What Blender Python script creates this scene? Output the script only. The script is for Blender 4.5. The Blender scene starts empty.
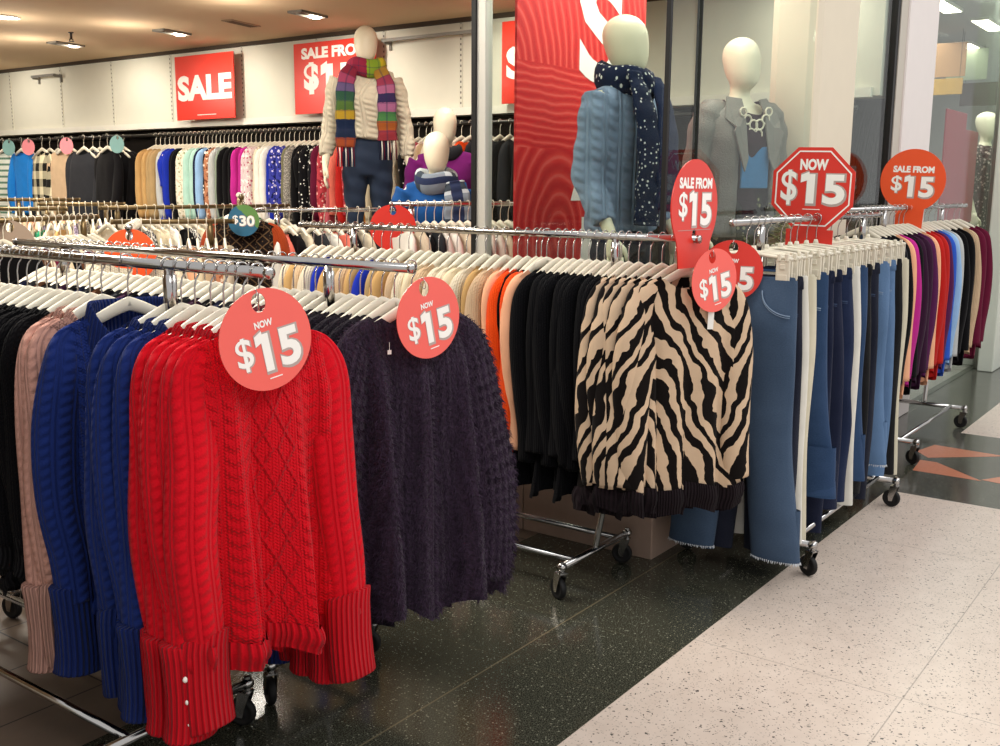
import bpy, math, random
from mathutils import Vector, Matrix
PI = math.pi
sin, cos = math.sin, math.cos
scene = bpy.context.scene
COL = scene.collection
rnd = random.Random(7)

# ------------------------------------------------------------------ objects
def setp(o, label=None, cat=None, group=None, kind=None):
    if label: o['label'] = label
    if cat: o['category'] = cat
    if group: o['group'] = group
    if kind: o['kind'] = kind
    return o

def empty(name, loc=(0, 0, 0), rz=0.0, label=None, cat=None, group=None):
    o = bpy.data.objects.new(name, None)
    o.empty_display_size = .05
    COL.objects.link(o)
    o.location = loc
    o.rotation_euler = (0, 0, rz)
    return setp(o, label, cat, group)

def inst(name, me, m=None, parent=None, loc=(0, 0, 0), rot=(0, 0, 0), label=None, cat=None, group=None, kind=None):
    """an object of its own on (possibly shared) mesh data, its material on the object's slot"""
    o = bpy.data.objects.new(name, me)
    COL.objects.link(o)
    if m is not None:
        if not me.materials:
            me.materials.append(m)
        o.material_slots[0].link = 'OBJECT'
        o.material_slots[0].material = m
    o.location = loc
    o.rotation_euler = rot
    if parent is not None: o.parent = parent
    return setp(o, label, cat, group, kind)

class MB:
    def __init__(s):
        s.v = []; s.f = []; s.uv = []          # uv per vertex
    def add(s, vs, fs, uvs=None):
        b = len(s.v)
        s.v += [tuple(p) for p in vs]
        s.uv += uvs if uvs else [(p[0], p[2]) for p in vs]
        s.f += [tuple(i + b for i in f) for f in fs]
    def grid(s, rings, uvs=None, closed=False, flip=False):
        n = len(rings[0]); vs = [p for r in rings for p in r]; fs = []
        m = n if closed else n - 1
        for j in range(len(rings) - 1):
            for i in range(m):
                a = j * n + i; b = j * n + (i + 1) % n; c = (j + 1) * n + (i + 1) % n; d = (j + 1) * n + i
                fs.append((a, d, c, b) if flip else (a, b, c, d))
        s.add(vs, fs, [q for r in uvs for q in r] if uvs else None)
    def box(s, c, d, taper=1.0):
        x, y, z = c; a, b, h = d[0] / 2, d[1] / 2, d[2] / 2
        vs = [(x + i * a * (taper if k > 0 else 1), y + j * b * (taper if k > 0 else 1), z + k * h) for k in (-1, 1) for i, j in ((-1, -1), (1, -1), (1, 1), (-1, 1))]
        s.add(vs, [(3, 2, 1, 0), (4, 5, 6, 7), (0, 1, 5, 4), (1, 2, 6, 5), (2, 3, 7, 6), (3, 0, 4, 7)])
    def tube(s, pts, rad, n=10, side=None, cap=True, uscale=None):
        pts = [Vector(p) for p in pts]
        if not isinstance(rad, (list, tuple)): rad = [rad] * len(pts)
        rings = []; uvs = []; L = 0
        sv = Vector(side) if side else None
        for i, p in enumerate(pts):
            t = (pts[min(i + 1, len(pts) - 1)] - pts[max(i - 1, 0)])
            t.normalize()
            if sv is None:
                sv = Vector((1, 0, 0)) if abs(t.x) < .8 else Vector((0, 1, 0))
            a = sv - t * sv.dot(t); a.normalize(); sv = a
            b = t.cross(a)
            ra, rb = rad[i] if isinstance(rad[i], (list, tuple)) else (rad[i], rad[i])
            if i: L += (p - pts[i - 1]).length
            ring = []; uv = []
            for k in range(n + 1):
                th = -PI / 2 + 2 * PI * k / n
                ring.append(p + a * (ra * cos(th)) + b * (rb * sin(th)))
                uv.append(((k / n - .5) * 2 * PI * (ra + rb) / 2, -L))
            rings.append(ring); uvs.append(uv)
        s.grid(rings, uvs)
        if cap:
            for r, fl in ((rings[0], True), (rings[-1], False)):
                vs = r[:-1]; c = sum((Vector(q) for q in vs), Vector()) / n
                s.add(vs + [c], [((k + 1) % n, k, n) if fl else (k, (k + 1) % n, n) for k in range(n)])
    def lathe(s, prof, n=20, c=(0, 0, 0), axis='Z'):
        rings = []
        for r, h in prof:
            ring = []
            for k in range(n + 1):
                t = 2 * PI * k / n
                q = (r * cos(t), r * sin(t), h)
                if axis == 'X': q = (q[2], q[0], q[1])
                elif axis == 'Y': q = (q[1], q[2], q[0])
                ring.append((q[0] + c[0], q[1] + c[1], q[2] + c[2]))
            rings.append(ring)
        s.grid(rings)
    def mesh(s, name, smooth=True, weld=True, solid=0.0):
        me = bpy.data.meshes.new(name)
        me.from_pydata([tuple(p) for p in s.v], [], s.f)
        ul = me.uv_layers.new(name='UVMap')
        vi = [0] * len(me.loops); me.loops.foreach_get('vertex_index', vi)
        fl = []
        for i in vi: fl += s.uv[i]
        ul.data.foreach_set('uv', fl)
        if smooth: me.polygons.foreach_set('use_smooth', [True] * len(me.polygons))
        if weld:
            import bmesh
            bm = bmesh.new(); bm.from_mesh(me)
            bmesh.ops.remove_doubles(bm, verts=bm.verts, dist=1e-5)
            bmesh.ops.recalc_face_normals(bm, faces=bm.faces)
            bm.to_mesh(me); bm.free()
        me.update()
        return me

def baked(me, mods, name=None):
    """apply modifiers to a mesh, returns the finished mesh"""
    o = bpy.data.objects.new('work', me); COL.objects.link(o)
    for typ, kw in mods:
        m = o.modifiers.new('m', typ)
        for k, v in kw.items(): setattr(m, k, v)
    dg = bpy.context.evaluated_depsgraph_get(); dg.update()
    r = bpy.data.meshes.new_from_object(o.evaluated_get(dg))
    bpy.data.objects.remove(o)
    if name: r.name = name
    return r

def boxmesh(c, d, bevel=0.0, name='box', seg=2):
    b = MB(); b.box(c, d); me = b.mesh(name, smooth=False, weld=False)
    if bevel: me = baked(me, [('BEVEL', dict(width=bevel, segments=seg))], name)
    return me

def outline(loops, depth, name='outline'):
    """flat plate with real holes from closed 2D loops, in the x-z plane, front face at -depth/2"""
    cu = bpy.data.curves.new(name, 'CURVE'); cu.dimensions = '2D'; cu.fill_mode = 'BOTH'; cu.extrude = depth / 2
    for lp in loops:
        sp = cu.splines.new('POLY'); sp.points.add(len(lp) - 1)
        for p, q in zip(sp.points, lp): p.co = (q[0], q[1], 0, 1)
        sp.use_cyclic_u = True
    o = bpy.data.objects.new('work', cu); COL.objects.link(o)
    dg = bpy.context.evaluated_depsgraph_get(); dg.update()
    me = bpy.data.meshes.new_from_object(o.evaluated_get(dg)); bpy.data.objects.remove(o)
    me.transform(Matrix.Rotation(PI / 2, 4, 'X')); me.name = name
    return me

def letters(txt, cap, width=None, bold=0.0, depth=.0015, name='lettering', spacing=1.0):
    """upright lettering with capitals cap metres tall, optionally fitted to a width, centred on the origin"""
    size = 1.0
    cu = bpy.data.curves.new(name, 'FONT'); cu.body = txt; cu.size = size; cu.offset = bold * size
    cu.align_x = 'CENTER'; cu.space_character = spacing; cu.resolution_u = 4
    o = bpy.data.objects.new('work', cu); COL.objects.link(o)
    dg = bpy.context.evaluated_depsgraph_get(); dg.update()
    me = bpy.data.meshes.new_from_object(o.evaluated_get(dg)); bpy.data.objects.remove(o)
    if txt[0] == '1':          # the flag of the figure one
        import bmesh
        x0 = min(v.co.x for v in me.vertices) + .04; d = depth / 2; bm = bmesh.new(); bm.from_mesh(me)
        q = [(x0, .745 + bold), (x0 - .17, .66 + bold), (x0 - .17, .50), (x0, .57)]
        a = [bm.verts.new((x, y, d)) for x, y in q]; b = [bm.verts.new((x, y, -d)) for x, y in q]
        bm.faces.new(a[::-1]); bm.faces.new(b)
        for i in range(4): bm.faces.new((a[i], a[(i + 1) % 4], b[(i + 1) % 4], b[i]))
        bmesh.ops.recalc_face_normals(bm, faces=bm.faces); bm.to_mesh(me); bm.free()
    xs = [v.co.x for v in me.vertices]; ys = [v.co.y for v in me.vertices]
    base = .74 if not ('$' in txt and len(txt) == 1) else max(ys) - min(ys)
    k = cap / base; cy = (max(ys) + min(ys)) / 2 if '$' in txt else .37
    kx = width / (max(xs) - min(xs)) if width else k
    me.transform(Matrix.Rotation(PI / 2, 4, 'X') @ Matrix.Diagonal((kx, k, 1, 1)) @ Matrix.Translation((-(max(xs) + min(xs)) / 2, -cy, 0))); me.name = name
    return me

def circ(r, cx=0, cy=0, n=48, ry=None):
    return [(cx + r * cos(2 * PI * k / n), cy + (ry or r) * sin(2 * PI * k / n)) for k in range(n)]

# ------------------------------------------------------------------ materials
def lin(h):
    if not isinstance(h, str): return (*h, 1) if len(h) == 3 else h
    c = [int(h[i:i + 2], 16) / 255 for i in (0, 2, 4)]
    return tuple(x / 12.92 if x <= .04045 else ((x + .055) / 1.055) ** 2.4 for x in c) + (1,)

class S:
    """a node socket with arithmetic"""
    nt = None
    def __init__(s, sock): s.k = sock
    @staticmethod
    def op(o, a, b=None, c=None):
        n = S.nt.nodes.new('ShaderNodeMath'); n.operation = o
        for i, x in enumerate((a, b, c)):
            if x is None: continue
            if isinstance(x, S): S.nt.links.new(x.k, n.inputs[i])
            else: n.inputs[i].default_value = x
        return S(n.outputs[0])
    def __add__(a, b): return S.op('ADD', a, b)
    __radd__ = __add__
    def __sub__(a, b): return S.op('SUBTRACT', a, b)
    def __rsub__(a, b): return S.op('SUBTRACT', b, a)
    def __mul__(a, b): return S.op('MULTIPLY', a, b)
    __rmul__ = __mul__
    def __truediv__(a, b): return S.op('DIVIDE', a, b)
    def sin(a): return S.op('SINE', a)
    def abs(a): return S.op('ABSOLUTE', a)
    def lt(a, b): return S.op('LESS_THAN', a, b)
    def gt(a, b): return S.op('GREATER_THAN', a, b)
    def sqrt(a): return S.op('SQRT', S.op('MAXIMUM', a, 0.0))
    def max(a, b): return S.op('MAXIMUM', a, b)
    def min(a, b): return S.op('MINIMUM', a, b)
    def clamp(a): return S.op('MINIMUM', S.op('MAXIMUM', a, 0.0), 1.0)
    def ping(a, b): return S.op('PINGPONG', a, b)
    def wrap(a, p): return a - S.op('ROUND', a * (1.0 / p)) * p
    def fl(a): return S.op('FLOOR', a)

class Mat:
    def __init__(s, name, rough=.8, spec=.3, metal=0.0, sheen=0.0):
        s.m = bpy.data.materials.new(name); s.m.use_nodes = True
        s.nt = s.m.node_tree; s.b = s.nt.nodes['Principled BSDF']
        s.b.inputs['Roughness'].default_value = rough; s.b.inputs['Metallic'].default_value = metal
        s.b.inputs['Specular IOR Level'].default_value = spec; s.b.inputs['Sheen Weight'].default_value = sheen
        S.nt = s.nt
    def uv(s):
        n = s.nt.nodes.new('ShaderNodeUVMap'); n.uv_map = 'UVMap'
        x = s.nt.nodes.new('ShaderNodeSeparateXYZ'); s.nt.links.new(n.outputs[0], x.inputs[0]); s.vec = n.outputs[0]
        return S(x.outputs[0]), S(x.outputs[1])
    def obj(s):
        n = s.nt.nodes.new('ShaderNodeTexCoord')
        x = s.nt.nodes.new('ShaderNodeSeparateXYZ'); s.nt.links.new(n.outputs['Object'], x.inputs[0]); s.vec = n.outputs['Object']
        return S(x.outputs[0]), S(x.outputs[1]), S(x.outputs[2])
    def combine(s, x, y, z=0.0):
        n = s.nt.nodes.new('ShaderNodeCombineXYZ')
        for i, q in enumerate((x, y, z)):
            if isinstance(q, S): s.nt.links.new(q.k, n.inputs[i])
            else: n.inputs[i].default_value = q
        return n.outputs[0]
    def noise(s, scale, detail=2, rough=.5, vec=None, dist=0.0):
        n = s.nt.nodes.new('ShaderNodeTexNoise'); n.inputs['Scale'].default_value = scale
        n.inputs['Detail'].default_value = detail; n.inputs['Roughness'].default_value = rough; n.inputs['Distortion'].default_value = dist
        if vec is None: vec = s.vec
        s.nt.links.new(vec, n.inputs['Vector']); return S(n.outputs[0])
    def vor(s, scale, vec=None, out='Distance', rand=1.0):
        n = s.nt.nodes.new('ShaderNodeTexVoronoi'); n.inputs['Scale'].default_value = scale; n.inputs['Randomness'].default_value = rand
        s.nt.links.new(vec if vec is not None else s.vec, n.inputs['Vector'])
        return S(n.outputs[out])
    def mix(s, f, a, b):
        n = s.nt.nodes.new('ShaderNodeMix'); n.data_type = 'RGBA'
        for i, q in ((0, f), (6, a), (7, b)):
            if isinstance(q, S): s.nt.links.new(q.k, n.inputs[i])
            elif i: n.inputs[i].default_value = lin(q)
            else: n.inputs[0].default_value = q
        return S(n.outputs[2])
    def color(s, c):
        if isinstance(c, S): s.nt.links.new(c.k, s.b.inputs['Base Color'])
        else: s.b.inputs['Base Color'].default_value = lin(c)
        return s
    def rough(s, r): s.nt.links.new(r.k, s.b.inputs['Roughness']); return s
    def bump(s, h, dist=.01, strength=1.0):
        n = s.nt.nodes.new('ShaderNodeBump'); n.inputs['Distance'].default_value = dist; n.inputs['Strength'].default_value = strength
        s.nt.links.new(h.k, n.inputs['Height']); s.nt.links.new(n.outputs[0], s.b.inputs['Normal']); return s
    def emit(s, c, e):
        s.b.inputs['Emission Color'].default_value = lin(c); s.b.inputs['Emission Strength'].default_value = e; return s

MC = {}
def plain(name, c, rough=.6, spec=.3, metal=0.0, noise=.06, nscale=9.0, bump=0.0):
    if name in MC: return MC[name]
    m = Mat(name, rough, spec, metal); m.obj()
    n = m.noise(nscale, 3)
    L = lin(c)
    dk = tuple(x * (1 - noise * 2) for x in L[:3]) + (1,); lt = tuple(min(1, x * (1 + noise)) for x in L[:3]) + (1,)
    m.color(m.mix(n, dk, lt))
    if bump: m.bump(m.noise(160, 2), bump)
    MC[name] = m.m; return m.m

def cable_height(m, U, V, k=1.0):
    """aran knit: diamonds, ropes and lattice, metres of cloth"""
    a = U.wrap(.20 * k).abs()
    dia = (a - (V * (1 / (.085 * k))).ping(1.0) * (.042 * k)).abs()
    h = (1.0 - dia * (1 / (.006 * k))).clamp()
    dia2 = (a - (.046 * k - (V * (1 / (.085 * k))).ping(1.0) * (.040 * k))).abs()
    h = h.max((1.0 - dia2 * (1 / (.005 * k))).clamp() * .8 * a.lt(.046 * k))
    for c in (.062, .094):
        r = (a - c * k) * (1 / (.0115 * k))
        prof = (1.0 - r * r).sqrt()
        tw = (V * (2 * PI / (.030 * k)) + r * 1.3).sin() * .45 + .6
        h = h.max(prof * tw)
    h = h - (1.0 - ((a - .078 * k).abs() * (1 / (.004 * k)))).clamp() * .3
    st = (U * (2 * PI / .0065)).sin() * .12 + (V * (2 * PI / .0075) + (U * (PI / .0065)).sin() * 2.0).sin() * .10
    return h + st + m.noise(220, 2) * .25

def cloth(name, c, pat='weave', c2=None, c3=None, rough=.92, sheen=.12, k=1.0, useobj=False):
    if name in MC: return MC[name]
    m = Mat(name, rough, .07, 0, sheen * .4)
    if useobj:
        X, Y, Z = m.obj(); U, V = X * .65 - Y * .76, Z
    else:
        U, V = m.uv()
    L = lin(c)
    base = m.mix(m.noise(14 * k, 3), tuple(x * .82 for x in L[:3]) + (1,), tuple(min(1, x * 1.1) for x in L[:3]) + (1,))
    if pat == 'weave':
        m.bump(m.noise(420, 2), .0015, .6)
    elif pat == 'knit':
        st = (U * (2 * PI / (.009 * k))).sin() * .5 + (V * (2 * PI / (.010 * k)) + (U * (PI / (.009 * k))).sin() * 2).sin() * .35
        m.bump(st + m.noise(150, 2) * .6, .003, .7)
    elif pat == 'rib':
        h = (U * (2 * PI / (.011 * k))).sin()
        base = m.mix((h * .5 + .5).clamp(), tuple(x * .72 for x in L[:3]) + (1,), L)
        m.bump(h + m.noise(300, 2) * .4, .0045 * k, .9)
    elif pat == 'cable':
        h = cable_height(m, U, V, k)
        m.bump(h, .0075 * k, 1.0)
    elif pat == 'rope':
        r = U.wrap(.040 * k) * (1 / (.0135 * k))
        h = (1.0 - r * r).sqrt() * ((V * (2 * PI / (.024 * k)) + r * 1.5).sin() * .28 + .72)
        h = h.max((1.0 - ((U - .020 * k).wrap(.040 * k) * (1 / (.004 * k))).abs()).clamp() * .45)
        m.bump(h + m.noise(260, 2) * .3, .0075 * k, 1.0)
    elif pat == 'fuzz':
        n1 = m.noise(150, 3, .65, m.combine(U * 1.0, V * .7))
        m.bump(n1 * 1.6 + (U * (2 * PI / .016)).sin() * .12, .008, 1.0)
        base = m.mix((n1 * 2.4 - .75).clamp(), tuple(x * .4 for x in L[:3]) + (1,), tuple(min(1, x * 1.3) for x in L[:3]) + (1,))
    elif pat == 'stripe':
        base = m.mix((V * (1 / (.03 * k))).ping(1.0).lt(.35), base, c2); m.bump(m.noise(300, 2), .002, .5)
    elif pat == 'vstripe':
        base = m.mix((U * (1 / (.012 * k))).ping(1.0).lt(.18), base, c2); m.bump(m.noise(300, 2), .002, .5)
    elif pat == 'plaid':
        a = (U * (1 / (.075 * k))).ping(1.0).lt(.5); b = (V * (1 / (.075 * k))).ping(1.0).lt(.5)
        f = a * .5 + b * .5
        base = m.mix(f, base, c2); m.bump(m.noise(200, 2), .003, .6)
    elif pat == 'print':
        n1 = m.vor(34 / k); n2 = m.noise(30 / k, 3)
        base = m.mix(n1.lt(.32), base, c2)
        if c3: base = m.mix(n2.gt(.58), base, c3)
        m.bump(m.noise(300, 2), .0015, .5)
    elif pat == 'dots':
        n1 = m.vor(42 / k, rand=.6)
        base = m.mix(n1.lt(.26), base, c2); m.bump(m.noise(300, 2), .0015, .5)
    elif pat == 'zebra':
        n = m.noise(4.2, 2, .4); n2 = m.noise(16, 2, .5)
        s = (U * 31.0 + V * 15.0 + n * 7.0 + n2 * 1.4).ping(1.0)
        fade = m.noise(9, 2) * .55 + .22
        base = m.mix((s - fade).gt(0.0), c2, base)
        m.bump(m.noise(260, 2), .002, .5)
    elif pat == 'tweed':
        n1 = m.noise(90, 3)
        base = m.mix(n1.gt(.52), base, c2); m.bump(n1, .003, .7)
    elif pat == 'maze':
        a = (U * (1 / .035)).ping(1.0); b = (V * (1 / .03) + (U * (1 / .07)).fl() * .5).ping(1.0)
        base = m.mix((a + b).ping(.5).lt(.13), base, c2); m.bump(m.noise(300, 2), .002, .5)
    elif pat == 'denim':
        tw = ((U + V) * (2 * PI / .0026)).sin() * .5 + .5
        fade = m.noise(7, 3) * 1.3 - .2
        wht = tuple(min(1, x * 1.6 + .02) for x in L[:3]) + (1,)
        base = m.mix((fade * .55 + m.noise(230, 2) * .5 - .1).clamp(), tuple(x * .75 for x in L[:3]) + (1,), wht)
        m.bump(tw * .4 + m.noise(90, 3) * .8, .0022, .6)
    elif pat == 'bands':
        # colour blocks down the length, thin dark lines across and along
        n = m.nt.nodes.new('ShaderNodeValToRGB'); r = n.color_ramp; r.interpolation = 'CONSTANT'
        cols = c2; r.elements[0].color = lin(cols[0]); r.elements[1].position = 1 / len(cols); r.elements[1].color = lin(cols[1])
        for i in range(2, len(cols)): r.elements.new(i / len(cols)).color = lin(cols[i])
        t = (V * (-1 / c3) + m.noise(60, 2) * .02 - .01).clamp(); m.nt.links.new(t.k, n.inputs[0]); base = S(n.outputs[0])
        base = m.mix((U * (1 / .022)).ping(1.0).lt(.16) * .45, base, '27304a')
        base = m.mix((V * (1 / .030)).ping(1.0).lt(.12) * .35, base, '27304a')
        m.bump(m.noise(180, 2), .004, .7)
    elif pat == 'scarf':
        # broad coloured checks down the length
        b = V * (1 / (.16 * k))
        base = m.mix(b.ping(1.0).lt(.5), base, c2)
        base = m.mix((V * (1 / (.11 * k)) + .3).ping(1.0).lt(.22), base, c3)
        base = m.mix((U * (1 / (.07 * k))).ping(1.0).lt(.3), base, '2a3350')
        m.bump(m.noise(180, 2), .004, .7)
    m.color(base)
    MC[name] = m.m; return m.m
# ------------------------------------------------------------------ garments: every mesh hangs from a rail at its origin, front towards -y
def sstep(x): x = max(0.0, min(1.0, x)); return x * x * (3 - 2 * x)

def tp(**k):
    d = dict(sh=.205, hem=.235, L=.70, D=.05, slope=.46, nw=.102, nd=.045, A=.016, kf=3.2, zn=-.126, seed=1, vneck=False,
             sl=.60, r0=.072, r1=.050, out=.03, fwd=.03, cuff=0.0, cr=.062, hb=0.0, col=0.0, tuck=1.0, yo=0.0)
    d.update(k); return d

def top_z(p, x):
    ax = abs(x)
    return p['zn'] - p['slope'] * max(0.0, ax - p['nw']) - .9 * max(0.0, ax - p['sh'] * .86) ** 1.25 * 1.6

def torso_pt(p, th, v):
    R = p['seed']
    c, s = cos(th), sin(th)
    sg = 1 if c >= 0 else -1
    w = p['sh'] + (p['hem'] - p['sh']) * sstep(v * 1.15) + .012 * sin(v * 7 + R)
    if v < .12: w *= 1 - .03 * (1 - v / .12)
    x = w * sg * abs(c) ** .8
    q = max(0.0, 1 - (x / p['nw']) ** 2)
    front = s < 0
    zt = top_z(p, x)
    if front: zt -= p['nd'] * ((1 - abs(x) / p['nw']) if p['vneck'] and abs(x) < p['nw'] else q ** .5)
    else: zt -= .008 * q
    d0 = .0165 + .028 * q ** .5
    hemz = p['zn'] - p['L'] + p.get('hv', .012) * sin(x * 23 + R * 1.7) + (.010 if front else -.012)
    z = zt + (hemz - zt) * v
    d = d0 + (p['D'] - d0) * sstep(v * 4.5)
    y = d * (1 if s >= 0 else -1) * abs(s) ** .7
    t = x / p['sh']
    g = max(0.0, v) ** .8
    ph = R * 2.1 + (0 if front else 1.9)
    wr = (sin(t * p['kf'] * PI + ph + .7 * sin(3 * v + R)) + .5 * sin(t * p['kf'] * 1.9 * PI + 2.3 * ph - 1.5 * v))
    y += p['A'] * g * wr * min(1.0, abs(s) * 2.2)
    x += .006 * g * sin(5 * v + R + y * 30)
    y += .012 * sin(v * 2.2 + R) * v + p['yo'] * v
    return x, y, z

def torso_mb(p, nu, nv, v0=0.0, v1=1.0, grow=0.0, mb=None):
    mb = mb or MB(); rings = []; uvs = []
    for j in range(nv + 1):
        v = v0 + (v1 - v0) * j / nv; r = []; u = []
        for i in range(nu + 1):
            th = PI / 2 + 2 * PI * i / nu
            x, y, z = torso_pt(p, th, v)
            e = 0
            if grow: e = grow * sin(PI * min(1, j / nv * 1.0 + .15))
            r.append((x * (1 + e * 1.2), y * (1 + e * 6), z))
            if sin(th) <= 0: U = x
            else:
                w = p['sh'] + (p['hem'] - p['sh']) * sstep(v)
                U = (2 * w - abs(x)) * (-1 if i <= nu / 2 else 1)
            u.append((U, z - p['zn']))
        rings.append(r); uvs.append(u)
    mb.grid(rings, uvs)
    return mb

def sleeve_path(p, sg):
    zs = top_z(p, p['sh']); sl = p['sl']; o = p['out']; s = p['sh']; R = p['seed'] + (0 if sg < 0 else 2.3)
    base = [(s - .070, 0, zs + .016), (s - .026, -.001, zs - .014), (s + o * .3 - .012, -.004, zs - .075), (s + o * .8 - .006, -.012, zs - .20 * sl / .6), (s + o * 1.1, -.02, zs - .36 * sl / .6),
            (s + o * 1.0, -.028, zs - .50 * sl / .6), (s + o * .9, -.03, zs - sl)]
    f = p['fwd'] / .03
    pts = []
    for i, (x, y, z) in enumerate(base):
        wob = .010 * sin(R * 1.7 + i * 1.4) if i > 2 else 0
        pts.append((sg * (x + wob), y * f + .008 * sin(R + i) * (i > 1), z))
    return pts

def spline(pts, rad, n):
    """Catmull-Rom through points and radii"""
    P = []; Rr = []
    m = len(pts) - 1
    for k in range(n + 1):
        t = k / n * m; i = min(int(t), m - 1); f = t - i
        def cr(a, b, c, d): return .5 * (2 * b + (c - a) * f + (2 * a - 5 * b + 4 * c - d) * f * f + (3 * b - a - 3 * c + d) * f ** 3)
        q = [pts[max(0, min(m, i + o))] for o in (-1, 0, 1, 2)]
        P.append(tuple(cr(q[0][a], q[1][a], q[2][a], q[3][a]) for a in range(3)))
        r = [rad[max(0, min(m, i + o))] for o in (-1, 0, 1, 2)]
        Rr.append(tuple(max(.001, cr(r[0][a], r[1][a], r[2][a], r[3][a])) for a in range(2)))
    return P, Rr

def sleeve_mb(p, sg, n=14, m=22, mb=None):
    mb = mb or MB()
    pts = sleeve_path(p, sg); r0, r1 = p['r0'], p['r1']
    rad = [(r0 * .45, .012), (r0 * .66, .020), (r0 * .86, .030), (r0 * .95, .038), ((r0 + r1) / 2, .041), (r1 * 1.08, .042), (r1, .040)]
    P, Rr = spline(pts, rad, m)
    Rr = [(a * (1 + .04 * sin(i / m * 9 + p['seed'])), b * (1 + .10 * sin(i / m * 8 + p['seed'] * 2))) for i, (a, b) in enumerate(Rr)]
    mb.tube(P, Rr, n, side=(1, 0, 0), cap=True)
    return mb

def cuff_mb(p, sg, n=22, mb=None):
    mb = mb or MB()
    e = Vector(sleeve_path(p, sg)[-1]); c = p['cuff']; r = p['cr']; R = p['seed']
    k = .72
    prof = [(.035, p['r1'] * .9), (.034, r * 1.0), (.030, r * 1.04), (0.0, r * 1.03), (-c * .4, r * 1.02), (-c * .75, r * 1.05), (-c + .004, r * 1.08), (-c, r * 1.05), (-c + .002, r * .95), (-c + .02, r * .90)]
    pts = [(e.x + sg * .004 * i / 5 + .004 * sin(R + i), e.y, e.z + h) for i, (h, _) in enumerate(prof)]
    rings = []; uvs = []
    for (x, y, z), (h, q) in zip(pts, prof):
        ring = []; uv = []
        for i in range(n + 1):
            th = PI / 2 + 2 * PI * i / n
            wv = 1 + .06 * sin(3 * th + R * 3 + h * 9)
            tilt = .012 * cos(th + R) * (1 if h > -.03 else .6)
            ring.append((x + q * cos(th) * wv, y + q * k * sin(th) * wv, z + tilt))
            uv.append(((i / n - .5) * 2 * PI * r * .86, h))
        rings.append(ring); uvs.append(uv)
    mb.grid(rings, uvs)
    return mb

def collar_mb(p, h=.045, flare=1.0, n=40, mb=None):
    mb = mb or MB(); rings = []; uvs = []
    prof = [(-h * .95, 1.20), (-h * .9, 1.26), (-h * .3, 1.14), (h * .10, 1.04 * flare), (h * .30, .98 * flare), (h * .34, .94 * flare), (h * .26, .89 * flare), (-h * .3, .86), (-h * .8, .84)]
    for hh, q in prof:
        r = []; u = []
        for i in range(n + 1):
            th = PI / 2 + 2 * PI * i / n
            s = sin(th)
            x = p['nw'] * q * cos(th); y = (.046 if s < 0 else .040) * (q if q < 1 else 1 + (q - 1) * .55) * s
            base = p['zn'] - .004 - (p['nd'] * (-s) ** 1.4 if s < 0 else 0)
            z = base + hh * (1 - .15 * max(0, -s))
            r.append((x, y - .004, z)); u.append(((i / n - .5) * 2 * PI * p['nw'] * .9, hh))
        rings.append(r); uvs.append(u)
    mb.grid(rings, uvs); return mb

def add_fuzz(me, n, ln=.016, wd=.0011, seed=3, down=.6):
    """short loose fibres standing out of the cloth, part of the same mesh"""
    R = random.Random(seed); vs = [v.co.copy() for v in me.vertices]
    polys = [(p.vertices[:], p.normal.copy(), p.area) for p in me.polygons]
    tot = sum(a for _, _, a in polys)
    mb = MB(); mb.v = [tuple(v) for v in vs]; mb.f = [p[0] for p in polys]
    uvl = me.uv_layers[0].data; uv = [(0, 0)] * len(vs)
    for p in me.polygons:
        for li in p.loop_indices: uv[me.loops[li].vertex_index] = tuple(uvl[li].uv)
    mb.uv = uv
    acc = 0.0
    for ids, nr, ar in polys:
        acc += ar / tot * n
        while acc >= 1:
            acc -= 1
            w = [R.random() for _ in ids]; sw = sum(w)
            p = sum((vs[i] * (a / sw) for i, a in zip(ids, w)), Vector())
            d = nr + Vector((R.gauss(0, .45), R.gauss(0, .45), R.gauss(-down, .45))); d.normalize()
            sd = d.cross(Vector((R.gauss(0, 1), R.gauss(0, 1), R.gauss(0, 1)))); sd.normalize()
            l = ln * R.uniform(.5, 1.4)
            b = len(mb.v); u = uv[ids[0]]
            mid = p + d * l * .55 + Vector((0, 0, -l * .06)); tip = p + d * l * .9 + Vector((0, 0, -l * .35))
            mb.v += [tuple(p - sd * wd), tuple(p + sd * wd), tuple(mid + sd * wd * .7), tuple(mid - sd * wd * .7), tuple(tip)]
            mb.uv += [u] * 5; mb.f += [(b, b + 1, b + 2, b + 3), (b + 3, b + 2, b + 4)]
    return mb.mesh(me.name, weld=False)

GM = {}
def once(key, fn):
    if key not in GM: GM[key] = fn()
    return GM[key]

def top_meshes(key, p, nu=44, nv=30, sn=16, sm=26, fuzz=0, sub=False):
    def make():
        d = {}
        d['torso'] = torso_mb(p, nu, nv).mesh('torso')
        d['sleeve'] = [sleeve_mb(p, sg, sn, sm).mesh('sleeve') for sg in (-1, 1)]
        if p['hb']: d['hem_band'] = torso_mb(p, nu, 5, .985, 1 + p['hb'], grow=.035).mesh('hem_band')
        if p['cuff']: d['cuff'] = [cuff_mb(p, sg).mesh('cuff') for sg in (-1, 1)]
        if p['col']: d['collar'] = collar_mb(p, p['col']).mesh('collar')
        if fuzz:
            d['torso'] = add_fuzz(d['torso'], int(fuzz * .6), seed=int(p['seed'] * 10))
            d['sleeve'] = [add_fuzz(s, int(fuzz * .2), seed=5 + i) for i, s in enumerate(d['sleeve'])]
        return d
    return once(key, make)

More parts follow.
